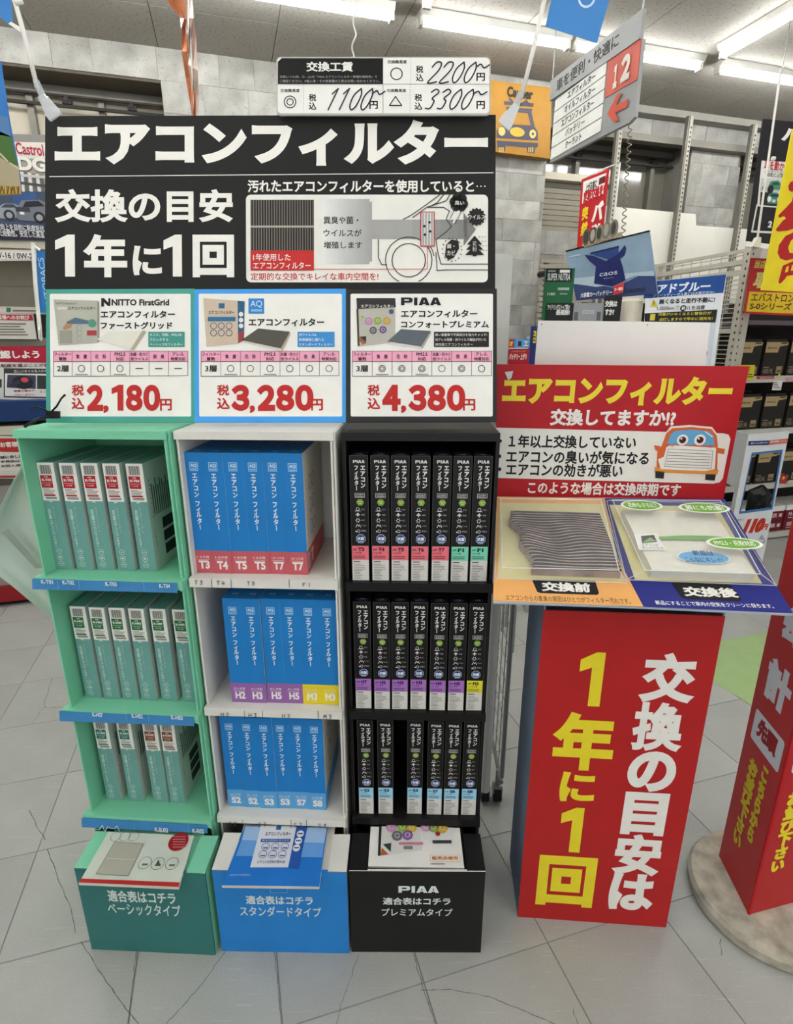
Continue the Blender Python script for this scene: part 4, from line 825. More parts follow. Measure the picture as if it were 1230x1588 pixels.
# coiled cord holding the wage card, and the board's two clips on white cords
def up_from(px, py, Y, px2, py2):                       # a straight cord from one place up to the ceiling
    p = at_y(px, py, Y); q = at_y(px2, py2, Y); d = (q - p).normalized(); return p, p + d * ((CEIL - p.z) / d.z)
p, q = up_from(548, 88, 1.31, 552, 0)
t = thing('coiled_cord', 'thin white wavy cord rising from the wage card to the ceiling', 'cord', p)
mb = coil(p, q, .0034, 26, .0016); mb.off = V((0, 0, 0)); mb.build('cord', M_cord, t)
def clip(px, py, Y, px2, py2, lab, lean, loopz):
    p, q = up_from(px, py, Y, px2, py2)
    t = thing('hanging_cord', lab, 'cord', q)
    mb = MB(q); n = 14; mb.tube([p.lerp(q, k / n) + V((math.sin(k * 2.1) * .0012, 0, 0)) for k in range(n + 1)], .0044, 8); mb.build('cord', M_cord, t, True)
    kn = p.lerp(q, loopz); MB(q).tube([kn + V((lean * .014, 0, .002)), kn + V((lean * .004, -.004, -.003)), kn + V((-lean * .002, 0, .004))], .0045, 8).build('knot', M_cord, t, True)
    d = (p - q).normalized(); d = (d + V((lean * .45, 0, 0))).normalized(); s = V((0, -1, 0)).cross(d).normalized(); nrm = d.cross(s)
    c = thing('board_clip', lab.replace('white cord', 'clear plastic clip').split(' down ')[0] + (' biting the board\'s top left corner' if lean > 0 else ' biting the board\'s top right corner'), 'clip', p)
    pm = HP + HY.cross(HX) * 0
    for sg, nm in ((1, 'front_jaw'), (-1, 'rear_jaw')):
        off = nrm * (sg * .0065); a = p + d * .016; prof = [(0, -.007), (.012, -.009), (.030, -.014), (.040, -.0135), (.040, .0135), (.030, .014), (.012, .009), (0, .007)]
        MB(p).prism([a + d * u + s * w + off * (1 - u * 16) for u, w in prof], nrm * .0022).build(nm, M_clear, c)
    MB(p).tube([p + d * .028 - s * .009, p + d * .028 + s * .009], .005, 10).build('hinge_pin', M_clear, c)
    MB(p).tube([p + d * .03 - s * .006 - nrm * .004, p + d * .024 - nrm * .009, p + d * .03 + s * .006 - nrm * .004], .0012, 6).build('spring', mat('spring_steel', (150, 150, 150), metal=.8, rough=.3), c)
    ar = p; MB(p).tube([ar + V((0, 0, .012)), ar + d * .018], [.006, .007], 8).build('swivel', M_clear, c)
    return c
clip(58, 137, 1.27, 23, 0, 'white cord down to the board\'s left clip, beside the blue pennant tip', 1, .12)
clip(808, 153, 1.27, 845, 0, 'white cord down to the board\'s right clip, crossing the blue pennant', -1, .14)
# black tie through the board's lower left corner
p = at_y(76, 646, 1.125); t = thing('cable_tie', 'black cable tie knotted at the header board\'s lower left corner', 'cable tie', p); M_tie = mat('tie_black', (28, 27, 28), rough=.35)
W_ = lambda x, y, Y=1.118: at_y(x, y, Y)
MB(p).prism([W_(71, 649), W_(91, 649), W_(91, 638), (W_(71, 637))], V((0, .006, 0))).build('knot', M_tie, t)
MB(p).tube([W_(78, 640), W_(88, 630), W_(95, 618), (W_(101, 612))], [.0018, .002, .0018, .0022], 6).build('tail', M_tie, t)
MB(p).tube([W_(76, 640), W_(68, 634), W_(58, 631), W_(48, 633)], .0018, 6).build('tail', M_tie, t)
MB(p).tube([W_(80, 646), W_(64, 648), W_(50, 654), W_(38, 662)], .0026, 6).build('tail', M_tie, t)

# ================================================================ RED STAND WITH THE TWO SAMPLE FILTERS
PR = R_(-4.2); PX = V((math.cos(PR), math.sin(PR), 0)); PY = V((-math.sin(PR), math.cos(PR), 0))
pc = at_z(918, 1430, 0); M_red = mat('pedestal_red', (172, 34, 34), rough=.42, noise=.04); M_side = mat('pedestal_side', (112, 128, 152), rough=.6, noise=.25, scale=3)
ped = thing('sample_stand', 'red cardboard stand with a sloping tray and red header, right of black stand', 'display stand', pc, PR)
def pl(p): q = p - pc; return V((q.dot(PX), q.dot(PY), q.z))
fr = Sign('s', 's', 's', pc, PX, EZ, (803, 1422), empty=False)
xl, xr, zt = pl(fr.W(803, 1422)).x, pl(fr.W(1033, 1438)).x, .862
MB().box(xl, xr, 0, .004, 0, zt).build('front_panel', M_red, ped)
MB().box(xl, xl + .004, .004, .17, 0, zt).build('side_panel', M_side, ped); MB().box(xr - .004, xr, .004, .17, 0, zt).build('side_panel', M_side, ped); MB().box(xl + .004, xr - .004, .166, .17, 0, zt).build('back_panel', M_side, ped)
L = lambda x, y: (pl(fr.W(x, y)).x, pl(fr.W(x, y)).z)
ik = Ink((0, 0, 0), (1, 0, 0), (0, 0, 1), L, .0005); YEL = (226, 208, 46)
for ch, x0, y0, x1, y1, w, c in (('1', 893, 1094, 940, 1012, .11, YEL), ('年', 852, 1192, 959, 1107, .045, YEL), ('に', 866, 1242, 926, 1199, .045, YEL), ('1', 865, 1320, 907, 1253, .11, YEL), ('回', 830, 1402, 928, 1331, .045, YEL),
                                 ('交', 988, 1088, 1089, 1014, .045, WHT), ('換', 976, 1163, 1069, 1091, .04, WHT), ('の', 969, 1226, 1054, 1167, .05, WHT), ('目', 961, 1293, 1040, 1231, .05, WHT), ('安', 947, 1355, 1031, 1296, .045, WHT), ('は', 941, 1409, 1020, 1357, .05, WHT)):
    ik.one(x0, y0, x1, y1, c, 0) if ch == '1' else ik.T(ch, x0, y0, x1, y1, c, 0, w)
ik.build(ped, 'front_print')
# tray: slopes up from its front lip to the foot of the red header
Yf, Yb = .95, 1.31; tf = hit(980, 947, EZ * .918, EZ); tb = hit(945, 771, EZ * 1.04, EZ)
tn = PX.cross((tb - tf).normalized()).normalized(); TYv = tn.cross(PX)
tp = hit(980, 947, V((0, .95, .918)), V((0, 1, 0)))
tr = Sign('s', 's', 's', tp, PX, V((0, math.cos(R_(18.5)), math.sin(R_(18.5)))), (765, 925), empty=False, step=.0004)
def tl_(p): return pl(p)
def tpanel(pts, t, m, name, off=0.0):
    P = [pl(tr.W(x, y, off)) for x, y in pts]; n = V((tr.ez.dot(PX), tr.ez.dot(PY), tr.ez.z)); return MB().prism(P, n * -t).build(name, m, ped)
TRAY = [(765, 934), (998, 942), (1230, 953), (1124, 774), (770, 770)]
tpanel(TRAY, .004, mat('tray_edge', (170, 178, 190), rough=.2), 'tray', -.001)
exl, eyl = V((tr.ex.dot(PX), tr.ex.dot(PY), tr.ex.z)), V((tr.ey.dot(PX), tr.ey.dot(PY), tr.ey.z))
ik = Ink(pl(tr.o), exl, eyl, tr.L, .0003)
ik.P([(765, 932), (998, 941), (957, 863), (938, 773), (770, 770)], (224, 164, 96), 0); ik.P([(998, 941), (1230, 951), (1124, 774), (938, 773), (957, 863)], (38, 44, 122), 0)
ik.P([(826, 896), (918, 899), (923, 901), (929, 920), (926, 923), (838, 920), (833, 918), (825, 899)], (28, 27, 27), 1); ik.T('交換前', 840, 917, 912, 904.5, WHT, 2, .045, slant=.1)
ik.P([(1044, 903), (1129, 906), (1135, 909), (1150, 929), (1147, 933), (1064, 929), (1057, 926), (1042, 906)], (28, 27, 27), 1); ik.T('交換後', 1062, 925, 1138, 912, WHT, 2, .045, slant=.1)
ik.T('エアコンからの悪臭の原因はひとつがフィルター汚れです。', 785, 931, 976, 928.5, (84, 62, 40), 1, .005); ik.T('新品にすることで車内の空気をクリーンに保ちます。', 1018, 938, 1197, 937, WHT, 1, .015)
ik.build(ped, 'tray_print')
# side wings holding the tray on the pedestal
p0, p1 = pl(tr.W(800, 930, -.005)), pl(tr.W(1080, 945, -.005))
MB().prism([V((xl, .002, zt)), V((xl, .17, zt)), V((xl, .17, zt + .06)), V((xl, .002, zt + .012))], V((.004, 0, 0))).build('tray_bracket', M_side, ped)
MB().prism([V((xr - .004, .002, zt)), V((xr - .004, .17, zt)), V((xr - .004, .17, zt + .06)), V((xr - .004, .002, zt + .012))], V((.004, 0, 0))).build('tray_bracket', M_side, ped)
# red header of the stand
sp = tr.W(945, 771); sg = Sign('s', 's', 's', sp, PX, EZ, (771, 770), empty=False)
def spn(pts, t, m, name, off=0): P = [pl(sg.W(x, y)) + V((0, -off, 0)) for x, y in pts]; return MB().prism(P, V((0, t, 0))).build(name, m, ped)
M_hred = mat('header_red', (172, 26, 34), rough=.4, noise=.04)
spn([(768, 772), (1122, 774), (1162, 568), (771, 565)], .004, M_hred, 'header')
L = lambda x, y: (pl(sg.W(x, y)).x, pl(sg.W(x, y)).z)
ik = Ink((0, pl(sp).y, 0), (1, 0, 0), (0, 0, 1), L, .0005)
ik.T('エアコンフィルター', 778, 627, 1140, 584, (226, 208, 58), 0, .055); ik.T('交換してますか!?', 852, 660, 1050, 635, WHT, 0, .04)
ik.P([(768, 663), (1122, 672), (1130, 674), (1133, 681), (1121, 742), (1116, 748), (1106, 750), (768, 741)], (226, 223, 215), 0)
ik.T('・１年以上交換していない', 773, 694, 988, 676, (30, 29, 29), 1, .03); ik.T('・エアコンの臭いが気になる', 772, 718, 1008, 700, (30, 29, 29), 1, .03); ik.T('・エアコンの効きが悪い', 772, 738, 967, 720, (30, 29, 29), 1, .03)
ik.T('このような場合は交換時期です', 818, 766, 1057, 750, WHT, 1, .03)
ORG = (206, 98, 48)      # a car front wearing a paper mask
ik.P([(1012, 744), (1016, 742), (1015, 730), (1014, 705), (1026, 690), (1030, 674), (1040, 661), (1070, 659), (1104, 662), (1113, 674), (1114, 690), (1125, 703), (1119, 731), (1112, 745), (1095, 746), (1090, 738), (1032, 735), (1030, 744)], (230, 226, 218), 1)
ik.P([(1026, 691), (1033, 672), (1042, 664), (1072, 662), (1103, 665), (1111, 675), (1113, 690), (1112, 728), (1018, 725), (1019, 700)], ORG, 2)
ik.P([(1034, 688), (1040, 673), (1047, 668), (1072, 666), (1100, 669), (1106, 676), (1108, 691)], (98, 162, 206), 3); ik.P([(1015, 724), (1114, 728), (1112, 736), (1015, 732)], (214, 140, 56), 3)
ik.P([(1014, 690), (1024, 692), (1023, 700), (1016, 698)], ORG, 3); ik.P([(1112, 694), (1124, 696), (1122, 704), (1112, 702)], ORG, 3)
ik.P([(1016, 730), (1030, 731), (1029, 742), (1016, 741)], (40, 38, 38), 3); ik.P([(1094, 735), (1110, 735), (1108, 745), (1093, 744)], (40, 38, 38), 3)
for x in (1058, 1085): ik.disc(x, 682, .0130, (230, 227, 220), 4); ik.disc(x, 682, .0078, (72, 34, 30), 5); ik.disc(x - 2, 680, .0022, WHT, 6)
ik.P([(1033, 693), (1040, 690), (1110, 694), (1108, 727), (1094, 730), (1060, 729), (1024, 727), (1020, 712), (1029, 708)], (232, 229, 222), 4); ik.line([(1036, 696), (1105, 699), (1102, 726), (1030, 723)], .001, (90, 88, 84), 5, True)
for k in range(5): ik.line([(1036 - k * .8, 701 + k * 4.6), (1102 - k * .6, 704 + k * 4.4)], .0013, (110, 106, 100), 5)
ik.disc(1042, 691, .004, (190, 96, 110), 4); ik.disc(1101, 692, .004, (190, 96, 110), 4); ik.line([(1093, 669), (1104, 677)], .0025, (226, 228, 230), 5)
ik.P([(783, 577), (796, 575), (793, 586), (788, 590)], (206, 204, 200), 3)
ik.build(ped, 'header_print')
# sample filters: one grey and clogged, one new
def filter_block(name, label, q, th, mk, folds, jag=0.0, seed=1, bow=0.0):
    P = [tr.W(x, y, .001) for x, y in q]; bl, br_, tr2, tl2 = P; t = thing(name, label, 'air filter', bl); rnd = random.Random(seed); mb = MB(bl); n = folds * 3; m = 22 if jag else 6
    rows = []
    for j in range(n + 1):
        v = j / n; a, b = bl.lerp(tl2, v), br_.lerp(tr2, v); row = []
        ja = rnd.uniform(0, jag) * (1 if j % 3 else .2) + (jag * 1.3 * abs(math.sin(v * 7 + .6)))
        for i in range(m + 1):
            u = i / m; e = (1 - u) ** 3
            z = th + (.0042 if j % 3 else 0) * (1 if jag else .2) + bow * math.sin(v * 3.1) * math.sin(u * 3.1); sag = jag * .9 * math.sin(u * 9 + 1) * math.sin(v * 3.14) * (1 - u)
            wv = .004 * math.sin(u * 7 + v * 5) * (1 - v) * v * 4 if jag else 0; row.append(a.lerp(b, u) + tr.ex * (ja * e) + tr.ey * (sag + wv) + tr.ez * z)
        rows.append(row)
    V0 = [p for r in rows for p in r]; W = m + 1; F = [(j * W + i, j * W + i + 1, (j + 1) * W + i + 1, (j + 1) * W + i) for j in range(n) for i in range(m)]
    nn = len(V0); per = [i for i in range(W)] + [j * W + m for j in range(1, n + 1)] + [n * W + i for i in range(m - 1, -1, -1)] + [j * W for j in range(n - 1, 0, -1)]
    V0 += [V0[k] - tr.ez * (tr.ez.dot(V0[k] - tr.p) - .0008) for k in per]; c = len(per)
    F += [(per[k], nn + k, nn + (k + 1) % c, per[(k + 1) % c]) for k in range(c)]
    mb.add(V0, F)
    if jag: mb.mi = [(0 if (k // m) % 3 == 1 else 1) if k < n * m else 0 for k in range(len(F))]
    mb.build('pleats', [mk, M_soot_shade], t); return t, bl
M_soot_shade = mat('pleat_soot_shade', (52, 44, 43), rough=.9, noise=.4, scale=30); M_dirty = mat('clogged_pleats', (146, 128, 120), rough=.9, noise=.35, scale=20, bump=.3); M_clean = mat('new_pleats', (212, 210, 196), rough=.8, noise=.05, scale=40, bump=.2)  # pleat flanks: trapped dirt plus shade painted in so the folds show
t1, b1 = filter_block('used_filter', 'grey clogged pleated air filter under the clear cover on the orange half of the tray', [(818, 892), (961, 897), (927, 806), (782, 802)], .018, M_dirty, 21, .010, 4, .003)
t2, b2 = filter_block('new_filter', 'clean white air filter under the clear cover on the blue half of the tray', [(1008, 896), (1166, 902), (1102, 804), (962, 802)], .020, M_clean, 2, .0, 4)
MB(b1).prism([tr.W(x, y, .0005) for x, y in ((772, 897), (968, 902), (936, 782), (774, 780))], tr.ez * .0006).build('backing_card', mat('card_yellowish', (206, 198, 146), rough=.6), t1)
MB(b2).prism([tr.W(x, y, .0005) for x, y in ((985, 899), (1182, 905), (1112, 786), (945, 783))], tr.ez * .0006).build('backing_card', MATS['card_yellowish'], t2)
# stickers lie on the front face and top of the clean filter
def pill(ik, x, y, sx, r, c1, c2, txt, tw, th_): ik.disc(x, y, r, c1, 1, 24, sx); ik.disc(x, y, r * .84, c2, 2, 24, sx * 1.04); ik.T(txt, x - tw, y + th_, x + tw, y - th_, (226, 230, 216) if c2[1] > c2[2] else (30, 60, 90), 3, .02)
tt = Sign('s', 's', 's', tr.W(1030, 850, .0235), tr.ex, tr.ey, (1008, 880), empty=False, step=.0004); ik = Ink(tt.o - b2, tt.ex, tt.ey, tt.L, .0004)
ik.P([(1020, 832.5), (1060, 830.5), (1100, 831), (1144, 835), (1100, 838), (1020, 837)], (112, 164, 84), 0)
ik.P([(983, 828), (1018, 827), (1032, 854), (991, 853)], (226, 225, 218), 1); ik.P([(994, 832), (1014, 830), (1019, 841), (996, 843)], (48, 62, 50), 2); ik.P([(996, 842), (1008, 834), (1018, 840)], (120, 160, 90), 3); ik.T('エアコンが', 996, 847, 1020, 844, (60, 60, 60), 2, .0); ik.T('キレイになる', 997, 852, 1027, 848.5, (60, 60, 60), 2, .0)
ik.disc(1091, 865, .0215, (220, 226, 226), 1, 40, 2.5, -.06); ik.disc(1091, 865, .0195, (88, 160, 208), 2, 24, 2.5); ik.T('新品は', 1076, 862, 1104, 855, (26, 50, 90), 3, .02); ik.T('こんなにキレイ!', 1064, 872, 1118, 866, (26, 50, 90), 3, .02)
ik.build(t2, 'filter_sticker')
# clear vacuum-formed covers over both samples
M_edge_glint = clear_mat('edge_glint', (236, 238, 238), .55, .1); M_cov = clear_mat('clear_cover', (222, 226, 226), .13, .05)
def cover(foot, top, hgt, name, parent, b):
    F = [tr.W(x, y, .0012) for x, y in foot]; T = [tr.W(x, y, hgt) for x, y in top]; n = 4; mb = MB(b)
    mb.add(F + T, [(4, 5, 6, 7)] + [(i, (i + 1) % 4, 4 + (i + 1) % 4, 4 + i) for i in range(4)]); mb.build(name, M_cov, parent)
    for a, c in ((T, .0011), (F, .0009)):  # pale tubes along the edges stand in for the cover's reflected highlights
        for i in range(4): MB(b).tube([a[i], a[(i + 1) % 4]], c, 6).build('cover_edge_glint', M_edge_glint, parent)
    for i in range(4): MB(b).tube([F[i], T[i]], .0009, 6).build('cover_edge_glint', M_edge_glint, parent)
cover([(768, 897), (972, 904), (937, 775), (770, 772)], [(779, 880), (960, 884), (932, 775), (776, 773)], .034, 'clear_cover', t1, b1)
cover([(972, 899), (1204, 908), (1122, 780), (941, 776)], [(1000, 884), (1180, 890), (1117, 776), (950, 775)], .040, 'clear_cover', t2, b2)
ct = Sign('s', 's', 's', tr.W(1000, 884, .0405), tr.ex, tr.ey, (1000, 884), empty=False, step=.0004); ik = Ink(ct.o - b2, ct.ex, ct.ey, ct.L, .0004)
for x, y, sx_, r, txt, tw in ((995, 784, 2.3, .0200, '花粉もさらに!', 20), (1092, 788, 2.8, .0200, '菌にも抗菌!', 27), (1139, 843, 2.8, .0200, 'PM2.5・花粉対応', 29)):
    ik = Ink(ct.o - b2, ct.ex, ct.ey, ct.L, .0004); pill(ik, x, y, sx_, r, (224, 228, 220), (112, 164, 62), txt, tw, 3.2); ik.build(t2, 'cover_sticker')
# blank white panel standing behind the red header
wp = Sign('white_panel', 'blank glossy white panel standing right behind the red stand\'s header', 'panel', V((0, 1.52, 0)), PX, EZ, (828, 600), step=.0006)
wp.panel([(826, 610), (1088, 612), (1102, 500), (835, 497)], .006, mat('gloss_white', (226, 225, 218), rough=.18, noise=.02, spec=.6), 'board')
for x in (885, 1035):
    q = wp.W(x, 600, -.008); MB(wp.o).box(q.x - .01, q.x + .01, q.y, q.y + .008, 0, q.z + .05).build('support_strip', M_side, wp.root)
ik = wp.ink(); [ik.disc(x, y, .0022, (150, 150, 150), 0, 8) for x, y in ((840, 503), (1004, 504))]; ik.build(wp.root, 'rivets')

# ================================================================ RIGHT: RED TOTEM ON A STONE DISC, MESH CART
ZT = .042
c1, c2 = at_z(1115, 1327, ZT), at_z(1161, 1419, ZT); c3 = at_z(1240, 1397, ZT); r3 = (c3 - c2).normalized(); l3 = (c1 - c2)
tc = V((.970, 1.098, 0)); M_stoned = mat('cast_stone', (172, 166, 150), rough=.85, noise=.34, scale=22, bump=.5)
tot = thing('queue_totem', 'red pillar sign with yellow and white lettering on a round stone base, at right', 'pillar sign', tc)
MB(tc).lathe(tc, [(.176, 0), (.188, .006), (.19, .03), (.183, .042), (.1, .0425)], 40).build('stone_base', M_stoned, tot)
M_tr = mat('totem_red', (176, 34, 38), rough=.3, noise=.03); HT = 1.25; c3w = c2 + r3 * l3.length
P = [c1, c2, c3w, c1 + (c3w - c2)]
for i, nm in enumerate(('left_face', 'right_face', 'rear_face', 'rear_face')):
    a, b = P[i], P[(i + 1) % 4]; n = (b - a).cross(EZ).normalized()
    MB(tc).prism([a, b, b + EZ * HT, a + EZ * HT], n * -.005).build(nm, M_tr, tot)
MB(tc).prism([p + EZ * HT for p in P], V((0, 0, .005))).build('cap', M_tr, tot)
def face_ink(a, b): 
    ex = (b - a).normalized(); s = Sign('s', 's', 's', a, ex, EZ, (1161, 1419), empty=False); s.o = a; return s, Ink(a - tc, s.ex, s.ey, s.L, .0004)
s, ik = face_ink(c1, c2); GW = (206, 206, 212); YY = (204, 184, 40)
ik.T('会', 1208, 985, 1252, 948, GW, 0, .07); ik.T('計', 1183, 1076, 1234, 1050, GW, 0, .07)
ik.R(1164, 1142, 1218, 1152, GW, 0, .008); ik.T('先頭', 1172, 1138, 1209, 1148, (150, 34, 38), 1, .07)
ik.T('お並び下さい', 1136, 1299, 1178, 1190, YY, 1, .075, vert=True); ik.T('こちらから', 1157, 1296, 1195, 1199, YY, 1, .075, vert=True); ik.build(tot, 'face_print')
s, ik = face_ink(c2, c3w); ik.T('お並び下さい', 1192, 1354, 1248, 1224, YEL, 1, .07, vert=True); ik.T('こちらから', 1228, 1340, 1284, 1212, YEL, 1, .07, vert=True)
ik.R(1226, 1200, 1290, 1090, GW, 0, .01); ik.build(tot, 'face_print')
# mesh cart with a white board between the black stand and the red one
cp = at_z(772, 1240, 0); ct_ = thing('mesh_cart', 'wheeled wire mesh cart with a tall white board, seen between the black and red stands', 'cart', cp)
M_steel = mat('chromed_wire', (150, 150, 148), rough=.3, metal=.6); M_cw = mat('cart_board_white', (205, 206, 198), rough=.5); M_tyre = mat('caster_rubber', (28, 28, 28), rough=.6)
w0, w1 = at_y(735, 500, 1.62), at_y(790, 500, 1.62); zt2 = at_y(781, 393, 1.62).z
mb = MB(cp); mb.box(w0.x, w1.x, 1.62, 1.632, .12, zt2); mb.build('board', M_cw, ct_)
MB(cp).tube([at_z(752, 1225, .1) , at_z(752, 1225, .1) + EZ * .9], .014, 10).build('post', M_cw, ct_)
n0, f0 = at_z(778, 1205, .13), at_z(766, 1150, .13); dn = f0 - n0; dn = dn.normalized() * .42
for k in range(8): q = n0 + dn * (k / 7); MB(cp).tube([q, q + EZ * 1.0], .0016, 5).build('upright_wire', M_steel, ct_)
for k in range(17): q = n0 + EZ * (k * .0625); MB(cp).tube([q, q + dn], .0016, 5).build('cross_wire', M_steel, ct_)
MB(cp).tube([n0, n0 + EZ * 1.02], .007, 8).build('end_tube', M_steel, ct_); MB(cp).tube([n0 - EZ * .02, n0 - EZ * .02 + dn], .007, 8).build('base_tube', M_steel, ct_)
q = at_y(808, 1150, 1.40); MB(cp).prism([at_y(800, 1235, 1.42), at_y(812, 1235, 1.42), at_y(812, 1235, 1.42) + V((0, 0, 1.0)), at_y(800, 1235, 1.42) + V((0, 0, 1.0))], V((0, .012, 0))).build('side_strip', mat('strip_grey', (140, 138, 132), rough=.5), ct_)
for px, py in ((751, 1240), (770, 1240)):
    q = at_z(px, py, .0) + EZ * .027; mb = MB(cp); mb.tube([q - V((.011, 0, 0)), q + V((.011, 0, 0))], .026, 16); mb.build('caster_wheel', M_tyre, ct_)
    MB(cp).tube([q + EZ * .012, q + EZ * .09], .008, 8).build('caster_stem', M_steel, ct_); MB(cp).prism([q + V((-.015, -.012, .005)), q + V((-.015, .012, .005)), q + V((-.015, .012, .034)), q + V((-.015, -.012, .034))], V((.03, 0, 0))).build('caster_fork', M_steel, ct_)

# ================================================================ OVERHEAD: PENNANTS, STREAMER, AISLE SIGN
M_pblue = mat('pennant_blue', (60, 126, 190), rough=.4, noise=.1, scale=2)
def hang_sign(name, label, cat, Y, pts, m, t=.0008, ex=(1, 0, 0), group=None, base=None, thick_name='sheet', step=.0006):
    s = Sign(name, label, cat, at_y(pts[0][0], pts[0][1], Y), ex, EZ, base or pts[0], group, step); s.panel(pts, t, m, thick_name); return s
s = hang_sign('blue_pennant', 'blue plastic pennant hanging from the ceiling above the aisle sign', 'pennant', 1.7, [(846, 41), (926, 67), (962, -60), (868, -60)], M_pblue)
ik = s.ink(); ik.ring(910, -4, .022, .005, (190, 210, 232), 0); ik.build(s.root, 'pennant_print')
s = hang_sign('blue_pennant', 'tip of a blue pennant with a white loop at the top left corner', 'pennant', 1.45, [(4, 30), (13, 37), (20, 34), (12, -60), (-50, -60), (-30, 0)], M_pblue)
s.panel([(13, 37), (32, 50), (36, 45), (18, 34)], .0008, M_cord, 'loop', .001)
s = hang_sign('beach_banner', 'hanging banner of blue sky, green hill and sand at the left edge', 'banner', 2.1, [(-40, 304), (34, 302), (32, 273), (16, 190), (6, 125), (2, 96), (-40, 92)], mat('banner_sky', (46, 110, 176), rough=.45, noise=.15, scale=4))
ik = s.ink(); ik.P([(-40, 250), (28, 258), (18, 212), (0, 204), (-40, 200)], (72, 108, 54), 0); ik.P([(-40, 292), (33, 290), (29, 258), (12, 252), (-8, 238), (-40, 240)], (172, 160, 130), 1)
ik.P([(-40, 304), (34, 302), (33, 290), (-40, 286)], (150, 122, 66), 2); ik.line([(0, 238), (14, 252), (30, 262)], .006, (196, 186, 158), 3); ik.P([(-40, 204), (17, 212), (13, 182), (-40, 170)], (84, 124, 168), 0)
rnd = random.Random(5)
for k in range(16): x = -10 + k * 2.8; ik.line([(x, 300), (x + rnd.uniform(-3, 3), 290)], .004, (206, 172, 92) if k % 2 else (120, 86, 44), 4)
ik.build(s.root, 'banner_print')
# twisted orange streamer
M_or = mat('streamer_orange', (206, 126, 78), rough=.22, alpha=.8, spec=.7, noise=.2, scale=30); M_orl = mat('streamer_clear', (222, 190, 172), rough=.15, alpha=.6, spec=.8)
p = at_y(305, 178, 1.9); t = thing('foil_streamer', 'twisted orange film streamer hanging behind the header board, left of the coiled cord', 'streamer', p)
LL = [(236, -30), (280, 28), (281, 45), (282, 80), (288, 120), (296, 165), (300, 200)]; RR = [(280, -30), (290, 30), (294, 45), (298, 80), (302, 120), (305, 165), (306, 200)]
def ribbon(Lp, Rp, m, nm, Y, wob):
    mb = MB(p); n = len(Lp); vs = []
    for i in range(n): vs += [at_y(*Lp[i], Y + wob * math.sin(i * 1.7)), at_y((Lp[i][0] + Rp[i][0]) / 2, (Lp[i][1] + Rp[i][1]) / 2, Y - .03 * (1 if i % 2 else -.6)), at_y(*Rp[i], Y + wob * math.cos(i * 1.3))]
    mb.add(vs, [(3 * i + k, 3 * i + k + 1, 3 * i + k + 4, 3 * i + k + 3) for i in range(n - 1) for k in (0, 1)]); o = mb.build(nm, m, t); sm = o.modifiers.new('thickness', 'SOLIDIFY'); sm.thickness = .0006; return o
ribbon(LL, RR, M_or, 'orange_film', 1.9, .02)
ribbon([(287, -30), (288, 28), (289, 60), (292, 100), (298, 140), (302, 200)], [(297, -30), (300, 28), (304, 60), (307, 110), (308, 150), (307, 200)], M_orl, 'pale_film', 1.88, .015)
ribbon([(291, -30), (291, 28), (292, 60), (296, 100), (300, 140)], [(293, -30), (294, 28), (296, 60), (299, 100), (302, 140)], M_cord, 'glint_edge', 1.865, .01)
# hanging aisle sign, square to the rows
AX = -EB
a0 = at_y(853, 253, 2.3); s = Sign('aisle_sign', 'hanging aisle sign numbered 12 with white category strips and a red arrow', 'aisle sign', a0, AX, EZ, (853, 253), step=.0012)
M_sg = mat('sign_grey', (156, 156, 154), rough=.4); M_sr = mat('sign_coral', (206, 84, 62), rough=.4); M_sw = mat('strip_white', (236, 235, 228), rough=.4)
s.panel([(853, 253), (976, 190), (984, 181), (996, 60), (862, 153)], .012, M_sg, 'board')
s.panel([(855, 157), (995, 60), (1000.5, 13), (856, 126)], .012, M_sg, 'header', .006)
s.panel([(939.5, 152), (989, 123.5), (995.5, 60), (944, 93)], .002, M_sr, 'number_plate', .0025)
for k in range(5):
    def e(u, v): # within strip field: bl(854,250) br(933,205) tr(943,95) tl(862,154)
        bl, br_, tr_, tl_2 = (854.5, 249), (932.5, 204), (942.5, 94), (862.5, 155.5); lx, ly = bl[0] + (tl_2[0] - bl[0]) * v, bl[1] + (tl_2[1] - bl[1]) * v; rx, ry = br_[0] + (tr_[0] - br_[0]) * v, br_[1] + (tr_[1] - br_[1]) * v; return lx + (rx - lx) * u, ly + (ry - ly) * u
    s.panel([e(0, k / 5 + .008), e(1, k / 5 + .008), e(1, k / 5 + .19), e(0, k / 5 + .19)], .002, M_sw, 'category_strip', .003)
ik = s.ink(.0032)
ik.T('車を便利・快適に', 865, 144, 964, 48, (54, 52, 50), 2, .015)
ik.T('１', 952, 139, 961.5, 98, (228, 222, 210), 1, .07); ik.T('２', 963, 131, 982, 79, (228, 222, 210), 1, .07)
ik.P([(944, 177), (954, 190), (962, 187), (957, 175), (975, 166), (977, 153), (957, 164), (967, 144), (960, 146)], (206, 84, 62), 1)
for k, (tx, u0, u1) in enumerate((('クーラント', .30, .62), ('バッテリー', .28, .66), ('エアコンフィルター', .18, .82), ('オイルフィルター', .22, .82), ('エアフィルター', .26, .8))):
    bl, br_, tr_, tl_2 = (854.5, 249), (932.5, 204), (942.5, 94), (862.5, 155.5)
    def ee(u, v): lx, ly = bl[0] + (tl_2[0] - bl[0]) * v, bl[1] + (tl_2[1] - bl[1]) * v; rx, ry = br_[0] + (tr_[0] - br_[0]) * v, br_[1] + (tr_[1] - br_[1]) * v; return lx + (rx - lx) * u, ly + (ry - ly) * u
    q0, q1 = ee(u0, k / 5 + .05), ee(u1, k / 5 + .155); ik.T(tx, q0[0], q0[1], q1[0], q1[1], (60, 56, 52), 1, .012)
ik.build(s.root, 'sign_print')
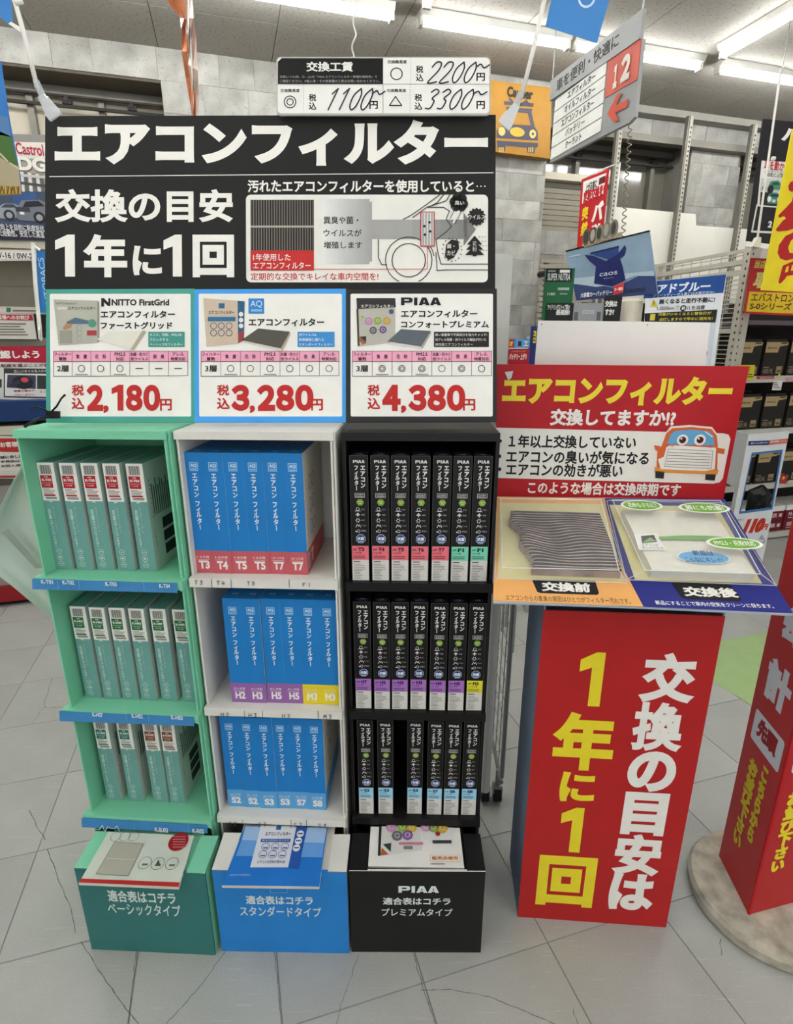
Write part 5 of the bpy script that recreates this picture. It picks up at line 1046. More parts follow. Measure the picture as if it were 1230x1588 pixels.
for px, py in ((857, 122), (997, 14)):
    q = s.W(px, py); MB(s.o).tube([q, V((q.x, q.y, CEIL))], .002, 6).build('hanger_wire', M_steel, s.root)
# coiled grey cord below the aisle sign
p = at_y(979, 182, 2.9); q = at_y(966, 372, 2.9); t = thing('coiled_cord', 'grey spiral cord hanging under the aisle sign beside the red battery sign', 'cord', p)
mb = coil(p, q, .009, 17, .0026); mb.off = V((0, 0, 0)); mb.build('cord', mat('cord_grey', (128, 118, 100), rough=.5), t, True)
MB(p).tube([p, at_y(983, 160, 2.9)], .003, 6).build('hook', M_steel, t); MB(p).tube([at_y(983, 160, 2.9), V((at_y(983, 160, 2.9).x, at_y(983, 160, 2.9).y, CEIL))], .0018, 6).build('hanger_wire', M_steel, t)
# yellow signboard on the pillar
s = Sign('yellow_signboard', 'yellow signboard with a grey pick-up and lettering, high on the stone pillar', 'sign board', EB * 3.72, EA, EZ, (700, 232), step=.0015)
s.panel([(700, 227), (853, 246), (856, 136), (700, 117)], .06, mat('sign_yellow', (150, 108, 38), rough=.5), 'board')
GR = (66, 66, 78); ik = s.ink(); ik.T('Carrier', 786, 150, 827, 139, (40, 34, 30), 1, .05)
ik.line([(783, 160), (826, 163)], .018, GR, 1); ik.line([(786, 168), (824, 171)], .014, GR, 1); ik.line([(790, 153), (797, 162), (803, 154), (808, 163), (816, 157), (822, 164)], .012, GR, 1)
ik.P([(770, 202), (783, 192), (786, 170), (824, 173), (829, 196), (834, 205), (834, 218), (770, 214)], GR, 0); ik.P([(790, 193), (793, 174), (818, 176), (823, 195)], (150, 108, 38), 1)
ik.P([(770, 218), (834, 222), (834, 228), (830, 230), (829, 238), (818, 237), (817, 229), (784, 226), (783, 235), (772, 234)], GR, 0)
ik.disc(802, 205, .026, (190, 146, 56), 1, 18, 2.0); ik.disc(826, 208, .024, (200, 164, 96), 1, 16); ik.disc(826, 208, .009, GR, 2, 8); ik.disc(778, 204, .024, (200, 164, 96), 1, 16)
for x in (774, 777, 780, 820, 823, 826): ik.line([(x, 236), (x, 229)], .006, (216, 176, 90), 1)
ik.build(s.root, 'sign_print')

# ================================================================ RIGHT BACKGROUND: BOARDS, BATTERY RACK, SIGNS
M_bw = mat('blank_board', (222, 219, 208), rough=.6, noise=.02)
for b, pts, lab in ((3.95, [(925, 470), (1086, 470), (1079, 332), (925, 318)], 'large blank white board on the back wall behind the battery banner'), (3.98, [(1070, 470), (1250, 470), (1250, 362), (1070, 349)], 'lower blank white board on the back wall, behind the mesh rack end')):
    s = Sign('blank_board', lab, 'board', EB * b, EA, EZ, pts[0]); s.panel(pts, .02, M_bw, 'sheet')
rack = thing('battery_rack', 'cream steel rack with wire mesh end panel holding rows of black batteries', 'rack', rp(3.158, 2.97, 0)); RO = rp(3.158, 2.97, 0)
A0, B0, B1 = 3.158, 2.97, 3.83; M_rk = mat('rack_cream', (182, 178, 164), rough=.45); M_rkw = mat('mesh_wire_cream', (196, 192, 178), rough=.45)
def rkb(nm, m, *a): mb = MB(RO); rbox(mb, *a); return mb.build(nm, m, rack)
rkb('upright', M_rk, A0 - .03, A0 + .045, B0, B0 + .05, 0, 1.975); rkb('upright', M_rk, A0 - .03, A0 + .03, B1 - .05, B1, 0, 1.95); rkb('upright', M_rk, 5.0, 5.05, B0, B0 + .05, 0, 1.975)
rkb('upright_cap', mat('cap_clear', (206, 204, 192), rough=.3), A0 + .05, A0 + .12, B0 - .01, B0 + .05, 1.80, 2.03)
mb = MB(RO)
for k in range(26): rbox(mb, A0 - .012, A0 - .006, B0 - .003, B0 - .0005, .9 + k * .042, .912 + k * .042); rbox(mb, A0 - .033, A0 - .0298, B0 + .015, B0 + .022, .9 + k * .042, .915 + k * .042)
tag(mb.build('slot', M_slot, rack), kind='stuff')
for k, z in enumerate((1.93, 1.86, 1.80, 1.45)): rkb('side_rail', M_rk, A0 - .02, A0 - .005, B0, B1, z, z + (.03 if k else .02))
for k in range(9): b = B0 + .09 + k * .085; MB(RO).tube([rp(A0 + .01, b, .9), rp(A0 + .01, b, 1.95)], .0028, 5).build('upright_wire', M_rkw, rack)
for k in range(36): z = .92 + k * .0285; MB(RO).tube([rp(A0 + .005, B0 + .03, z), rp(A0 + .005, B1 - .03, z)], .0028, 5).build('cross_wire', M_rkw, rack)
zr = [at_b(1205, y, 2.97).z for y in (497, 583, 664, 748, 824)]
M_sh = mat('shelf_edge_grey', (150, 146, 140), rough=.4); M_rail_ = mat('price_rail', (190, 186, 176), rough=.35)
for k, z in enumerate(zr):
    rkb('shelf_board', M_sh if k else mat('shelf_mauve', (112, 106, 110), rough=.5), A0 + .05, 5.0, B0, B0 + .5, z - .028, z)
    if 0 < k: rkb('price_rail', M_rail_, A0 + .05, 5.0, B0 - .012, B0 - .001, z - .04, z + .002)
rkb('plinth', M_rk, A0 + .02, 5.0, B0 - .01, B0 + .02, .02, zr[4] - .042); rkb('back_panel', mat('rack_back_dark', (50, 46, 42), rough=.9), A0 + .05, 5.0, B0 + .5, B0 + .51, 0, 1.6)
s = Sign('s', 's', 's', EB * (2.97 - .014), EA, EZ, (1190, 583), empty=False, step=.001); ik = Ink(s.o - RO, s.ex, s.ey, s.L, .001)
ik.R(1173, 588, 1201, 583, (168, 60, 66), 0); ik.T('価格改定のお知らせ', 1178, 587, 1199, 584, (220, 200, 196), 1, .0); ik.P([(1218, 592), (1232, 592), (1232, 585), (1218, 585)], (190, 150, 150), 0); ik.R(1206, 586, 1210, 580, (222, 206, 40), 1)
ik.P([(1197, 605), (1211, 605), (1214, 590), (1200, 590)], (224, 216, 214), 0); ik.lines(1199, 603, 1211, 592, 4, (60, 50, 56), 1)
ik.P([(1160, 590), (1168, 590), (1171, 566), (1144, 566), (1144, 590)], (206, 190, 50), 0); ik.lines(1150, 586, 1168, 568, 5, (50, 46, 20), 1)
ik.P([(1209, 750), (1220, 750), (1221, 737), (1210, 737)], (176, 56, 50), 0); ik.disc(1215, 741, .012, (226, 180, 90), 1, 8); ik.R(1222, 749, 1232, 744, (206, 204, 190), 0)
ik.build(rack, 'shelf_label')
M_bat = mat('battery_black', (36, 33, 30), rough=.4); M_tan = mat('battery_tan', (168, 146, 106), rough=.45); M_mar = mat('battery_maroon', (112, 30, 42), rough=.45)
BW, BH, BD = .19, .235, .2
bb = MB(); bb.box(0, BW, 0, BD, 0, BH * .93); bb.box(.006, BW - .006, .006, BD - .006, BH * .93, BH); bat = bb.mesh('case', M_bat)
mb = MB(); mb.prism([(.004, -.0015, BH * .92), (BW * .98, -.0015, BH * .92), (BW * .98, -.0015, BH * .84), (BW * .62, -.0015, BH * .80), (BW * .58, -.0015, BH * .64), (.004, -.0015, BH * .64)], (0, .0014, 0)); tan = mb.mesh('tan_label', M_tan)
hh = MB(); hh.tube([(.03, BD * .3, BH), (.04, BD * .3, BH + .015), (BW - .04, BD * .3, BH + .015), (BW - .03, BD * .3, BH)], .005, 6); hand_ = hh.mesh('handle', M_bat)
def bprint(code, maroon=False):
    ik = Ink((0, -.0016, 0), (1, 0, 0), (0, 0, 1), step=.0006); c = (150, 138, 112) if not maroon else (206, 190, 190)
    if not maroon: ik.T('ENERGYSTAR', .02, BH * .74, BW * .5, BH * .79, (90, 76, 50), 0, .03); ik.R(BW * .66, BH * .87, BW * .92, BH * .91, (70, 60, 44), 0); ik.T(code, BW * .05, BH * .06, BW * .52, BH * .20, c, 0, .0); ik.R(BW * .64, BH * .06, BW * .9, BH * .26, (150, 132, 98), 0); ik.R(BW * .68, BH * .1, BW * .86, BH * .16, (90, 80, 60), 1); ik.R(BW * .06, BH * .23, BW * .3, BH * .25, c, 0)
    else: ik.T(code, .03, .028, BW * .72, .06, c, 0, .04); ik.R(.03, .012, .08, .018, c, 0); ik.R(BW * .8, .03, BW * .95, .055, (206, 200, 198), 0)
    return ik.mesh('label_print')
rows = [(zr[1], 'top row', ['46B24L', '40B19L', '40B19R', '55B24R'], 3.182), (zr[2], 'second row', ['40019R', '40B19R', '40B19R', '44B20R'], 3.262), (zr[3], 'third row', ['44B19L', '46B24L', 'C24R', '60B24R'], 3.30)]
PW = ['leftmost', 'second from left', 'third from left', 'fourth from left']
for z, rn, codes, aa in rows:
    for i, cd in enumerate(codes):
        t = thing('car_battery', 'black car battery with tan label, %s in the rack\'s %s' % (PW[i], rn), 'battery', rp(aa + i * .217, 2.985, z + .0005), ROOM, 'black batteries on the rack')
        link('case', bat, t); link('tan_label', tan, t); link('handle', hand_, t); link('label_print', bprint(cd), t)
mb = MB(); mb.box(0, .2, 0, .2, 0, .075); mbx = mb.mesh('carton', M_mar); mb = MB(); mb.box(.002, .198, -.001, .198, .0755, .115); wbx = mb.mesh('white_top', M_sw)
for i in range(4):
    for j, cd in enumerate(('S0B80R', 'M-42R')):
        z = zr[4] + j * .078; t = thing('battery_carton', 'maroon battery carton, %s on rack\'s lowest shelf, %s layer' % (PW[i], ('bottom', 'upper')[j]), 'carton', rp(3.45 + i * .215, 2.985, z + .0005), ROOM, 'maroon battery cartons on the lowest shelf')
        link('carton', mbx, t); link('label_print', bprint(cd, True), t)
        if j: link('white_top', wbx, t)
# signs before the rack
s = hang_sign('black_poster', 'tall black poster with green car pictures, partly behind the yellow price sign', 'poster', 3.2, [(1158, 374), (1262, 386), (1262, 192), (1184, 184)], mat('poster_black', (42, 40, 42), rough=.4), .006, EA, step=.0012)
s.panel([(1157, 382), (1262, 394), (1262, 387), (1158, 374)], .006, M_sw, 'lower_edge', .0005)
ik = s.ink(); ik.T('バ', 1211, 218, 1246, 198, (222, 220, 216), 0, .05); ik.line([(1166, 359), (1262, 364)], .01, (214, 212, 206), 0); ik.line([(1166, 359), (1174, 318)], .01, (214, 212, 206), 0)
ik.P([(1174, 320), (1262, 326), (1262, 254), (1181, 249)], (222, 220, 216), 0); ik.T('車を動かすため', 1184, 263, 1240, 254, (176, 50, 56), 1, .03); ik.T('バッテリーはエンジン', 1185, 269, 1232, 266, (60, 58, 60), 1, .0); ik.T('始動に必要です', 1188, 274, 1226, 271, (60, 58, 60), 1, .0)
ik.P([(1178, 318), (1205, 320), (1205, 299), (1179, 298)], (44, 42, 44), 1); ik.P([(1178, 297), (1262, 300), (1262, 279), (1180, 276)], (196, 195, 192), 1)
ik.P([(1192, 294), (1191, 288), (1195, 281), (1206, 280), (1211, 285), (1211, 295)], (70, 140, 108), 2); ik.disc(1194, 294, .02, (40, 44, 46), 3, 12); ik.P([(1196, 287), (1198, 283), (1206, 283), (1208, 287)], (60, 70, 76), 3)
ik.P([(1189, 316), (1189, 306), (1193, 299), (1206, 300), (1210, 308), (1209, 317)], (64, 128, 116), 2); ik.P([(1193, 305), (1195, 301), (1205, 302), (1207, 306)], (48, 62, 70), 3); ik.disc(1192, 309, .014, WHT, 3, 8); ik.disc(1207, 310, .014, WHT, 3, 8); ik.R(1196, 314, 1202, 310, (206, 206, 200), 3)
ik.disc(1184, 292, .012, (80, 80, 80), 2, 8); ik.T('2', 1190, 353, 1198, 343, (216, 214, 208), 1, .05); ik.build(s.root, 'poster_print')
q = s.W(1200, 186); MB(s.o).tube([q, V((q.x, q.y, CEIL))], .002, 6).build('hanger_wire', M_steel, s.root)
s = hang_sign('yellow_price_sign', 'big yellow price sign with red brush numerals cut by the right edge', 'price sign', 2.5, [(1180.5, 450), (1275, 456), (1275, 200), (1229.5, 200)], mat('price_yellow', (222, 200, 40), rough=.45), .004, (.97, .22, 0), step=.0008)
ik = s.ink(); BR = (172, 36, 36)
ik.P([(1228, 312), (1231, 300), (1240, 282), (1262, 280), (1262, 330), (1240, 352), (1220, 358), (1206, 359), (1203, 356), (1214, 342), (1219, 339), (1216, 335), (1208, 338), (1207, 334), (1219, 322)], BR, 0)
ik.P([(1231, 360), (1218, 366), (1208, 380), (1206, 392), (1210, 401), (1219, 404), (1231, 401), (1262, 395), (1262, 352)], BR, 0); ik.P([(1231, 369), (1226, 374), (1222, 384), (1224, 392), (1230, 393), (1262, 385), (1262, 366)], (222, 200, 40), 1)
ik.P([(1230, 405), (1214, 412), (1207, 438), (1210, 440), (1217, 433), (1220, 428), (1232, 426), (1262, 424), (1262, 402)], BR, 0); ik.P([(1217, 423), (1219, 414), (1223, 412), (1222, 421)], (222, 200, 40), 1); ik.P([(1226, 420), (1228, 411), (1233, 410), (1233, 419)], (222, 200, 40), 1)
ik.disc(1229, 289, .02, BR, 0, 8, 1); ik.build(s.root, 'sign_print')
q = s.W(1236, 201); MB(s.o).tube([q, V((q.x, q.y, CEIL))], .002, 6).build('hanger_wire', M_steel, s.root)
p = at_y(1174, 376, 2.75); q = at_y(1211, 108, 2.75); t = thing('sign_rod', 'thin pale rod rising past the black poster to a hook', 'rod', p); MB(p).tube([p, q, at_y(1216, 103, 2.75), at_y(1236, 110, 2.75)], .0045, 8).build('rod', M_cord, t)
MB(p).tube([at_y(1197, 246, 2.745), at_y(1202, 246, 2.745)], .008, 6).build('collar', M_cord, t); MB(p).prism([at_y(1168, 382, 2.74), at_y(1180, 384, 2.74), at_y(1181, 368, 2.74), at_y(1176, 367, 2.74)], V((0, .03, 0))).build('foot_clip', M_cord, t)
s = hang_sign('red_yellow_sign', 'red and yellow sign fixed on the rack, half hidden under the yellow price sign', 'sign', 3.55, [(1154.5, 486), (1262, 491), (1262, 404), (1165, 400)], mat('sign_red', (184, 48, 48), rough=.4), .006, EA, step=.0012)
ik = s.ink(); ik.P([(1157, 483), (1262, 488), (1262, 456), (1162, 452)], (220, 188, 48), 0); ik.T('エバストロン', 1164, 467, 1233, 456, (104, 60, 30), 1, .02); ik.T('S-0シリーズ', 1162, 480, 1228, 470, (104, 60, 30), 1, .03)
ik.T('当店', 1168, 416, 1188, 404, (216, 186, 100), 1, .04, slant=.2); ik.T('取', 1165, 447, 1194, 423, (216, 200, 120), 1, .05, slant=.25); ik.build(s.root, 'sign_print')
# triangular standee with windows, price 110
fz = at_y(1150, 760, 2.98); fo = V((fz.x, 2.98, 0)); e1 = at_y(1206, 740, 3.03); rr_ = V((e1.x, 3.03, 0))
s = Sign('window_standee', 'three-sided white cardboard standee with blue-edged window cut-outs and a red 110 price', 'standee', fo, (rr_ - fo).normalized(), EZ, (1150, 760), step=.001)
SO = s.o; W = lambda x, y: s.W(x, y)
flz = EZ * (-W(1162, 674).z + .0)
tl4, tr4 = W(1162, 674), W(1224.5, 669); bl4, br4 = V((tl4.x, tl4.y, .0)), V((tr4.x, tr4.y, .0))
wt = [W(1146, 797), W(1198, 790), W(1214, 697), W(1166, 702)]; M_sc = mat('standee_card', (206, 208, 210), rough=.5); M_se = mat('window_edge_blue', (64, 110, 160), rough=.45)
mb = MB(SO); n = s.ez * -.004
for q in ([bl4, br4, wt[1], wt[0]], [br4, tr4, wt[2], wt[1]], [tr4, tl4, wt[3], wt[2]], [tl4, bl4, wt[0], wt[3]]): mb.prism(q, n)
mb.build('front_face', M_sc, s.root)
mb = MB(SO)
for i in range(4):
    a, b = wt[i], wt[(i + 1) % 4]; cc = (wt[0] + wt[2]) / 2; a2, b2 = a.lerp(cc, .07), b.lerp(cc, .07); mb.prism([a + s.ez * .0012, b + s.ez * .0012, b2 + s.ez * .0012, a2 + s.ez * .0012], s.ez * -.006)
mb.build('window_edge', M_se, s.root)
lft = at_y(1122, 680, 3.25); lf = V((lft.x, 3.25, tl4.z)); back = V((rr_.x - .06, 3.45, tl4.z)); zt4 = tl4.z
def wallp(a, b, nm, win=None):
    a = V((a.x, a.y, 0)); b = V((b.x, b.y, 0)); d = b - a; n = d.cross(EZ).normalized() * .004; mb = MB(SO); z0, z1 = .33, .62
    f = lambda u, z: a + d * u + EZ * z
    if win: 
        for q in ([f(0, 0), f(1, 0), f(1, z0), f(0, z0)], [f(0, z1), f(1, z1), f(1, zt4), f(0, zt4)], [f(0, z0), f(.15, z0), f(.15, z1), f(0, z1)], [f(.85, z0), f(1, z0), f(1, z1), f(.85, z1)]): mb.prism(q, n)
    else: mb.prism([f(0, 0), f(1, 0), f(1, zt4), f(0, zt4)], n)
    mb.build(nm, M_sc, s.root)
wallp(lf, tl4, 'side_face', True)
ik = s.ink(); ik.P([(1160, 691), (1192, 690), (1193, 683), (1161, 684)], (44, 54, 104), 0); ik.P([(1192, 690), (1221, 687), (1222, 680), (1193, 683)], (196, 92, 66), 0); ik.T('標準サイズより大型サイズまで', 1164, 689, 1191, 685, (210, 212, 220), 1, .02); ik.T('適合車種とサイズ', 1194, 687, 1220, 682, (222, 206, 200), 1, .02)
ik.T('110', 1150, 828, 1185, 803, (186, 50, 30), 0, .1, slant=.28); ik.T('円', 1181, 822, 1191, 812, (186, 50, 30), 0, .06, slant=.2); ik.T('1個あたり', 1143, 808, 1154, 804, (60, 60, 60), 0, .0)
ik.P([(1176, 836), (1186, 838), (1182, 828)], (150, 156, 168), 0); ik.T('バッグ', 1176, 845, 1187, 838, (60, 60, 66), 0, .03); ik.build(s.root, 'standee_print')
# dark bags piled inside the standee's window
t = thing('bag_pile', 'heap of dark crinkled bags seen through the standee\'s window', 'bags', rp(0, 0, 0) + V((at_y(1174, 797, 3.12).x, 3.12, 0))); rnd = random.Random(2); M_bag = mat('bag_dark', (30, 32, 30), rough=.35, bump=.8, scale=60)
q0 = t.location.copy(); mb = MB()
vs, fs = [], []; nx, ny = 16, 14
for j in range(ny + 1):
    for i in range(nx + 1): th = i / nx * 2 * math.pi; r = .055 * (1 + .12 * math.sin(i * 2.3 + j) + rnd.uniform(-.1, .1)); z = j / ny * at_y(1177, 752, 3.14).z; r *= 1 if j < ny else .05; vs.append((r * math.cos(th), r * math.sin(th), z + rnd.uniform(-.01, .01) if j else 0))
fs = [(j * (nx + 1) + i, j * (nx + 1) + i + 1, (j + 1) * (nx + 1) + i + 1, (j + 1) * (nx + 1) + i) for j in range(ny) for i in range(nx)]
mb.add(vs, fs); tag(mb.build('bag_heap', M_bag, t), kind='stuff')
# red battery sign on a wire rod
s = Sign('red_battery_sign', 'tall red sign with yellow and white lettering, hung left of the spiral cord', 'sign', at_y(901, 279, 3.55), AX, EZ, (895, 384), step=.001)
s.panel([(893, 410), (931, 395), (944.6, 261), (902, 279)], .004, mat('sign_bright_red', (184, 36, 44), rough=.4), 'sheet')
ik = s.ink(); ik.P([(903, 316), (936, 301), (941, 268), (905, 282)], WHT, 0); ik.T('上がる前に', 908, 299, 927, 277, (50, 46, 46), 1, .04); ik.T('定期交換を!', 904, 317, 939, 283, (176, 34, 42), 1, .06); ik.R(929, 287, 940, 272, (110, 40, 40), 1)
ik.T('突', 902, 343, 914, 318, (222, 196, 40), 1, .06); ik.T('然', 900, 367, 913, 342, (222, 196, 40), 1, .06); ik.T('上', 899, 396, 911, 369, (222, 196, 40), 1, .06)
ik.T('バ', 917, 346, 938, 309, WHT, 1, .07); ik.T('ッ', 917, 362, 932, 345, WHT, 1, .06); ik.build(s.root, 'sign_print')
mb = MB(s.o); a, b, c = s.W(903, 277), s.W(962, 252), s.W(962, 252); MB(s.o).tube([a, s.W(944, 259), b, V((b.x, b.y, b.z - .55))], .004, 6).build('wire_rod', M_cord, s.root)
MB(s.o).tube([V((b.x, b.y, b.z - .54)), V((b.x, b.y, 0))], .005, 6).build('stand_pole', M_cord, s.root)
# counter of battery goods behind the white panel
cz = at_y(900, 500, 2.75).z - .06; cx0, cx1 = at_y(846, 500, 2.75).x, at_y(1000, 500, 2.75).x
ctr = thing('goods_counter', 'grey counter behind the white panel that carries the battery banner and cartons', 'counter', V((cx0, 2.7, 0)))
MB(V((cx0, 2.7, 0))).box(cx0, cx1 + .1, 2.72, 3.05, 0, cz - .03).build('cabinet', M_sg, ctr); MB(V((cx0, 2.7, 0))).box(cx0 - .01, cx1 + .12, 2.70, 3.07, cz - .03, cz).build('counter_top', M_rk, ctr)
cd = V((math.cos(R_(-66)), math.sin(R_(-66)), 0)); s = Sign('battery_banner', 'tilted banner of a navy battery rising from the sea like a whale tail', 'banner', at_y(1007, 359, 2.72), cd, EZ, (894, 466), step=.001)
s.panel([(894, 466), (1020, 456), (1007, 359), (877.5, 391)], .005, mat('banner_sea', (124, 146, 164), rough=.4, noise=.18, scale=5), 'sheet')
s.panel([(877.5, 391), (1007, 359.5), (1007, 357), (877.5, 388.5)], .007, M_fblack, 'top_edge', .001)
NV = (34, 40, 92); ik = s.ink(); ik.P([(894, 466), (1020, 456), (1016, 425), (1002, 422), (975, 436), (950, 446), (920, 440), (889, 441)], (52, 66, 108), 0); ik.P([(890, 440), (925, 445), (948, 442), (985, 428), (1016, 428), (1014, 420), (960, 425), (887, 432)], (164, 180, 190), 1)
ik.P([(922, 440), (925, 413), (915, 405), (907, 395), (922, 397), (941, 405), (945, 402), (958, 395), (970, 380), (972, 385), (969, 396), (962, 401), (966, 412), (971, 434), (950, 444)], NV, 2); ik.P([(916, 392), (961, 381), (961, 384), (917, 395)], (28, 44, 92), 3); ik.line([(945, 402), (948, 440)], .004, (24, 28, 66), 3)
ik.P([(919, 395), (960, 384), (960, 394), (944, 402), (930, 398)], (44, 66, 120), 2); ik.T('caos', 931, 429, 959, 420, (206, 212, 222), 4, .0); ik.T('Battery', 938, 433, 953, 429.5, (190, 196, 210), 4, .0); ik.T('caos', 967, 454, 1002, 445, (44, 56, 74), 4, .02)
ik.T('大容量カーバッテリー', 901, 462, 951, 449, (220, 222, 226), 4, .03); ik.P([(952, 458), (968, 454), (970, 438), (954, 443)], (190, 60, 60), 5); ik.T('カー専用', 954, 452, 968, 445, WHT, 6, .03); ik.T('Panasonic', 884, 399, 901, 394, (200, 214, 226), 3, .03)
ik.build(s.root, 'banner_print')
q = s.W(950, 461); MB(s.o).tube([q - s.ez * .012, V((q.x, q.y, cz)) - s.ez * .012], .008, 6).build('support_pole', M_steel, s.root)
s2 = s; bt = Sign('s', 's', 's', s.p, s.ex, EZ, (904, 383), empty=False, step=.001)
t = thing('bottle_cutout', 'beige cut-out card of five round icons on the battery banner\'s top edge', 'card', s.W(906, 384)); oo = s.W(906, 384)
MB(oo).prism([s.W(907, 384), s.W(966, 366), s.W(964, 360), s.W(907, 374)], s.ez * .004).build('card', mat('card_beige', (150, 138, 112), rough=.6), t)
for k, (x, y, c) in enumerate(((910, 365, (78, 82, 78)), (920.5, 362, (94, 62, 56)), (930.5, 359, (120, 122, 96)), (941.5, 354, (110, 108, 98)), (953, 351, (112, 108, 98)))):
    cc = s.W(x, y + 3); mb = MB(oo); pts = [cc + s.ex * (.025 * math.cos(q_ * .449)) + EZ * (.038 * math.sin(q_ * .449)) for q_ in range(14)]; mb.prism(pts, s.ez * .005); mb.build('icon', mat('icon_%d' % k, c, rough=.6), t)
    MB(oo).prism([cc + s.ez * .0052 + s.ex * (.016 * math.cos(q_ * .785)) + EZ * (.028 * math.sin(q_ * .785)) for q_ in range(8)], s.ez * .001).build('icon_centre', mat('icon_c%d' % (k % 2), ((60, 60, 58), (150, 146, 134))[k % 2], rough=.6), t)
s = Sign('s', 's', 's', s2.p, s2.ex, EZ, (907, 384), empty=False, step=.001); ik = Ink(s2.W(906, 384) - oo + s2.ez * .004, s2.ex, EZ, lambda x, y: tuple(a - b for a, b in zip(s2.L(x, y), s2.L(906, 384))), .001); ik.T('ロングライフ・大容量の特徴コース', 911, 382, 960, 368, (70, 50, 30), 0, .0); ik.build(t, 'card_print')
def carton(name, label, cat, Y, x0, x1, y0, y1, depth, m, prints, lean=None, z0=None):
    a, b = at_y(x0, y1, Y), at_y(x1, y1, Y); zt_ = at_y((x0 + x1) / 2, y0, Y).z; zb = z0 if z0 is not None else a.z; o = V((a.x, Y, zb)); t = thing(name, label, cat, o)
    MB(o).box(a.x, b.x, Y, Y + depth, zb, zt_).build('carton', m, t); s = Sign('s', 's', 's', V((0, Y, 0)), (1, 0, 0), EZ, (x0, y1), empty=False, step=.001); ik = Ink(s.o - o, s.ex, s.ey, s.L, .001); prints(ik); ik.build(t, 'label_print'); return t
def pr1(ik):
    ik.R(846, 437, 888, 416.5, (26, 26, 26), 0); ik.T('SUPER NUTRA', 849, 435, 885, 424, (196, 200, 196), 1, .02); ik.R(868, 423, 884, 418.5, (206, 206, 200), 1); ik.R(850, 422, 862, 419, (120, 122, 120), 1); ik.R(865, 450, 883, 446, (150, 170, 156), 1); ik.T('115D', 849, 458, 861, 454, (200, 206, 200), 1, .03); ik.R(868, 457, 880, 454.5, (120, 140, 126), 1)
carton('battery_carton', 'green and black battery carton left of the whale tail banner', 'carton', 2.76, 846, 888, 416, 464, .05, mat('carton_green', (24, 88, 52), rough=.4), pr1, z0=cz + .001)
def pr2(ik): ik.T('アイドリングストップ車の', 849, 481, 884, 472, (206, 204, 200), 0, .04, slant=.0); ik.T('最適解!', 862, 489, 884, 480, (206, 204, 200), 0, .05)
carton('small_sign', 'small black slanted sign with white lettering below the green carton', 'sign', 2.735, 848, 888, 470, 497, .01, M_fblack, pr2, z0=cz + .001)
def pr3(ik): ik.T('caos', 903, 487, 922, 481, (190, 192, 194), 0, .0); ik.R(890, 497, 897, 484, (90, 92, 96), 0); ik.R(925, 497, 932, 484, (90, 92, 96), 0)
carton('grey_battery', 'grey battery with rounded lettering below the whale tail banner', 'battery', 2.74, 887, 935, 470, 500, .1, mat('battery_grey', (140, 142, 144), rough=.4, metal=.2), pr3, z0=cz + .001)
def pr4(ik): ik.T('交換は', 938, 476, 958, 466, (220, 220, 214), 0, .05); ik.T('すか?', 938, 489, 953, 479, (220, 220, 214), 0, .05)
carton('small_sign', 'small black sign asking a question, between grey battery and white roll', 'sign', 2.735, 935, 961, 459, 500, .01, M_fblack, pr4, z0=cz + .001)
p = at_y(976, 500, 2.8); t = thing('paper_roll', 'upright cream paper roll left of the blue and white notice', 'roll', V((p.x, 2.8, cz + .001))); MB().lathe((0, 0, 0), [(.052, 0), (.052, at_y(976, 468, 2.8).z - cz), (.03, at_y(976, 463, 2.8).z - cz)], 20).build('roll', mat('roll_cream', (206, 200, 182), rough=.7), t)
# AdBlue notice
nx_ = V((math.cos(R_(-40)), math.sin(R_(-40)), 0)); s = Sign('blue_white_notice', 'blue and white notice about refilling diesel fluid, before the mesh panel', 'notice', at_y(1127, 425, 2.5), nx_, EZ, (994, 600), step=.001)
s.panel([(993, 600), (1103, 600), (1127, 425), (1002.5, 437)], .005, mat('notice_white', (216, 218, 220), rough=.4), 'sheet')
ik = s.ink(); ik.P([(998, 463), (1122, 454), (1126.5, 425.5), (1003, 437.5)], (36, 76, 142), 0); ik.T('アドブルー', 1019, 455, 1103, 435, (222, 224, 226), 1, .04, slant=.05); ik.T('クリーンディーゼル車には必要不可欠!', 1013, 461, 1108, 451, (214, 220, 228), 1, .01)
ik.T('無くなると走行不能に!', 1022, 472, 1110, 460, (40, 40, 44), 1, .035); ik.P([(1008, 475), (1020, 475), (1014, 464)], (214, 190, 50), 1); ik.R(1013.3, 473, 1015, 467, (40, 40, 40), 2)
ik.T('1,000kmで', 1019, 482, 1055, 474, (70, 70, 74), 1, .0); ik.disc(1060, 478, .013, (44, 44, 46), 1, 14); ik.T('約', 1057, 481, 1063.5, 475, WHT, 2, .03); ik.T('1Lを消費', 1066, 481, 1094, 473, (70, 70, 74), 1, .01)
ik.P([(1000, 500), (1110, 500), (1113, 480), (1000, 486)], (38, 38, 40), 1); ik.T('残量が少なくなると警告灯が', 1021, 490, 1104, 483, (206, 188, 60), 2, .02); ik.T('点灯しますので早めに補充を!', 1022, 498, 1106, 491, (206, 188, 60), 2, .02); ik.R(1008, 497, 1017, 487, (206, 188, 60), 2)
ik.P([(1098, 566), (1102, 566), (1111, 502), (1099, 502)], (196, 202, 212), 1); ik.T('0', 1094, 552, 1098, 544, (150, 40, 50), 2, .05); ik.build(s.root, 'notice_print')
q = s.W(1050, 560); MB(s.o).tube([q - s.ez * .014, V((q.x, q.y, 0)) - s.ez * .014], .01, 8).build('support_pole', M_steel, s.root)
